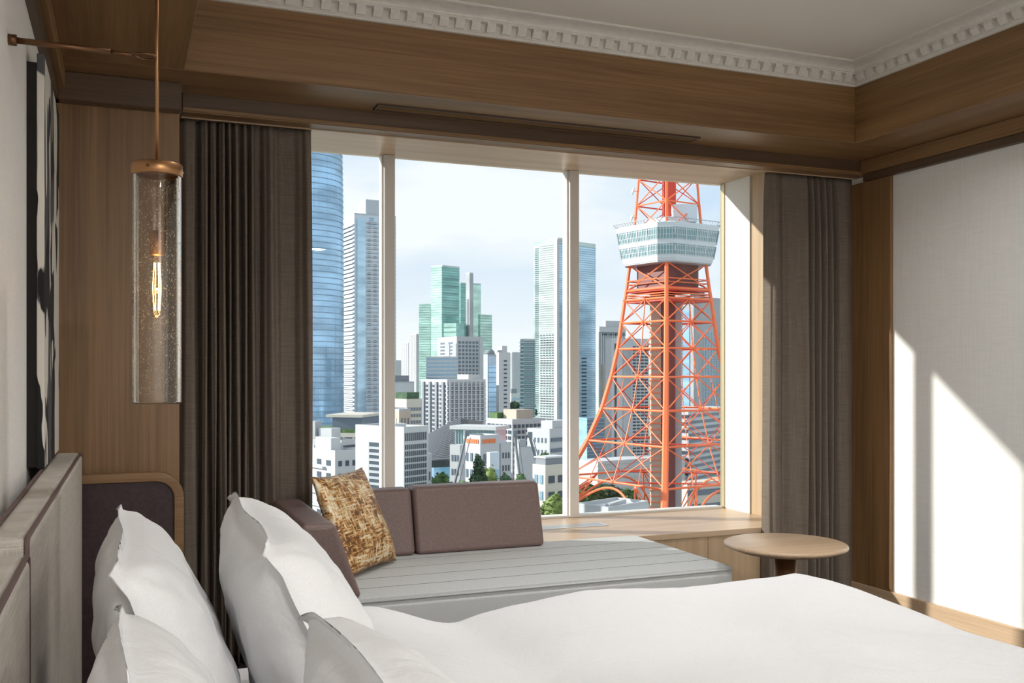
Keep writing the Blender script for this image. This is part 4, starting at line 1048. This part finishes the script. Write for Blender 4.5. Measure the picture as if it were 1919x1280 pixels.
# service platforms under the deck
for v, t_ in ((541, 4.0), (560, 2.6)):
    mb = MB(); i0 = 0; z = zt(v+8)
    ring_ = [corner(k, v) for k in range(4)]
    mb.prism([(q.x*.985, q.y*.985) for q in ring_], 'z', z, z+t_*.35); mb.build('service_floor', O['red'], ltw)
    mb = MB()
    for k in range(4):
        a_, c_ = ring_[k], ring_[(k+1) % 4]; mb.tube([(a_.x, a_.y, z+t_), (c_.x, c_.y, z+t_)], .22, 5); mb.tube([(a_.x, a_.y, z+t_*.7), (c_.x, c_.y, z+t_*.7)], .16, 5)
    mb.build('railing', O['orange'], ltw)
# infill wall below the deck and lift shaft
q = [corner(k, 500)*.80 for k in range(4)]
MB().prism([(p_.x, p_.y) for p_ in q], 'z', zt(540), zt(495)).build('plant_floor', O['maroon'], ltw)
MB().box(-2.2, 2.2, -2.2, 2.2, 0, zt(545)).build('lift_shaft', O['maroon'], ltw)
MB().box(-5.8, -2.4, -1.8, 1.2, 0, zt(545)).build('stair_tower', O['beige'], ltw)
st = MB()
for k in range(46): st.box(-6.0, -2.2, -2.1, 1.4, 4+k*2.05, 4.25+k*2.05)
tag(st.build('stair_landings', O['orange'], ltw), kind='stuff')
MB().box(2.4, 4.6, -1.2, 1.2, 0, zt(560)).build('service_duct', O['grey'], ltw)
MB().box(-1.6, 2.6, -1.6, 1.6, zt(440), zt(300)).build('upper_shaft', O['red'], ltw)
# observation deck: chamfered square, flaring upwards
def deckring(R, ch, z):
    pts = []
    for k in range(4):
        q = -math.pi/2+DEL+k*math.pi/2; c_ = Vector((math.cos(q), math.sin(q))); t_ = Vector((-c_.y, c_.x))
        pts += [c_*(R-ch*.55)-t_*ch*.55, c_*(R-ch*.55)+t_*ch*.55]
    return [(p_.x, p_.y, z) for p_ in pts]
def loft(rings):
    mb = MB(); n = len(rings[0])
    for r_ in rings: mb.v += r_
    for j in range(len(rings)-1):
        for k in range(n): mb.f.append((j*n+k, j*n+(k+1) % n, (j+1)*n+(k+1) % n, (j+1)*n+k))
    mb.f.append(tuple(range(n))[::-1]); m_ = (len(rings)-1)*n; mb.f.append(tuple(m_+k for k in range(n))); return mb
def DR(v): return (92+(497-v)*.17)*PXM*1.06
def dr(v, off=0): return deckring(DR(v)+off, 5.2, zt(v))
dk = loft([dr(497, -.3), dr(491, .1), dr(430, .1), dr(428, -.2)]).build('observation_deck', O['deck'], ltw)
MB().prism([(x, y) for x, y, z in dr(497, -.5)], 'z', zt(499), zt(497)).build('deck_soffit', O['deck_under'], ltw)
for va, vb in ((459, 438), (486, 467)):
    loft([dr(va, .14), dr(vb, .14)]).build('window_band', O['win_teal'], dk)
    mu = MB()
    r0, r1 = dr(va, .2), dr(vb, .2)
    for k in range(8):
        n_ = 24 if k % 2 == 1 else 6
        for j in range(n_+1):
            t = j/n_
            p_ = Vector(r0[k]).lerp(Vector(r0[(k+1) % 8]), t); q_ = Vector(r1[k]).lerp(Vector(r1[(k+1) % 8]), t); mu.tube([p_, q_], .13 if j % 6 else .26, 4)
    for vv in (va, (va*2+vb)/3-1, vb+3, vb): 
        rr0 = dr(vv, .2)
        for k in range(8): mu.tube([rr0[k], rr0[(k+1) % 8]], .11, 4)
    tag(mu.build('mullions', O['deck'], dk), kind='stuff')
rl = MB(); r0, r1 = dr(428), dr(422, .8)
for k in range(8):
    rl.tube([r1[k], r1[(k+1) % 8]], .13, 4)
    n_ = 16 if k % 2 == 1 else 3
    for j in range(n_): rl.tube([Vector(r0[k]).lerp(Vector(r0[(k+1) % 8]), j/n_), Vector(r1[k]).lerp(Vector(r1[(k+1) % 8]), j/n_)], .08, 4)
tag(rl.build('roof_railing', O['deck_under'], dk), kind='stuff')
MB().prism([(corner(k, 420).x*.7, corner(k, 420).y*.7) for k in range(4)], 'z', zt(428), zt(412)).build('upper_deck_storey', O['deck'], ltw)
MB().box(1.0, 9.0, -5.5, 3, zt(420), zt(388)).build('equipment_room', O['pale_blue'], ltw)
for u_, v_ in ((1186, 358), (1184, 408), (1233+45, 410)):
    p_ = W(u_, v_, DT-3); q_ = Vector(((p_-base).dot(RV), (p_-base).dot(FV), p_.z-ZG))
    MB().lathe([(.05, .5), (.9, .25), (1.25, -.25), (1.15, -.3), (.05, .1)], 16, cap=False).build('dish_antenna', O['deck'], ltw, True, loc=q_).rotation_euler = (0, -1.3, 0)
    member('antenna_arm', q_, Vector((q_.x+2.0, q_.y+1, q_.z)), .12)
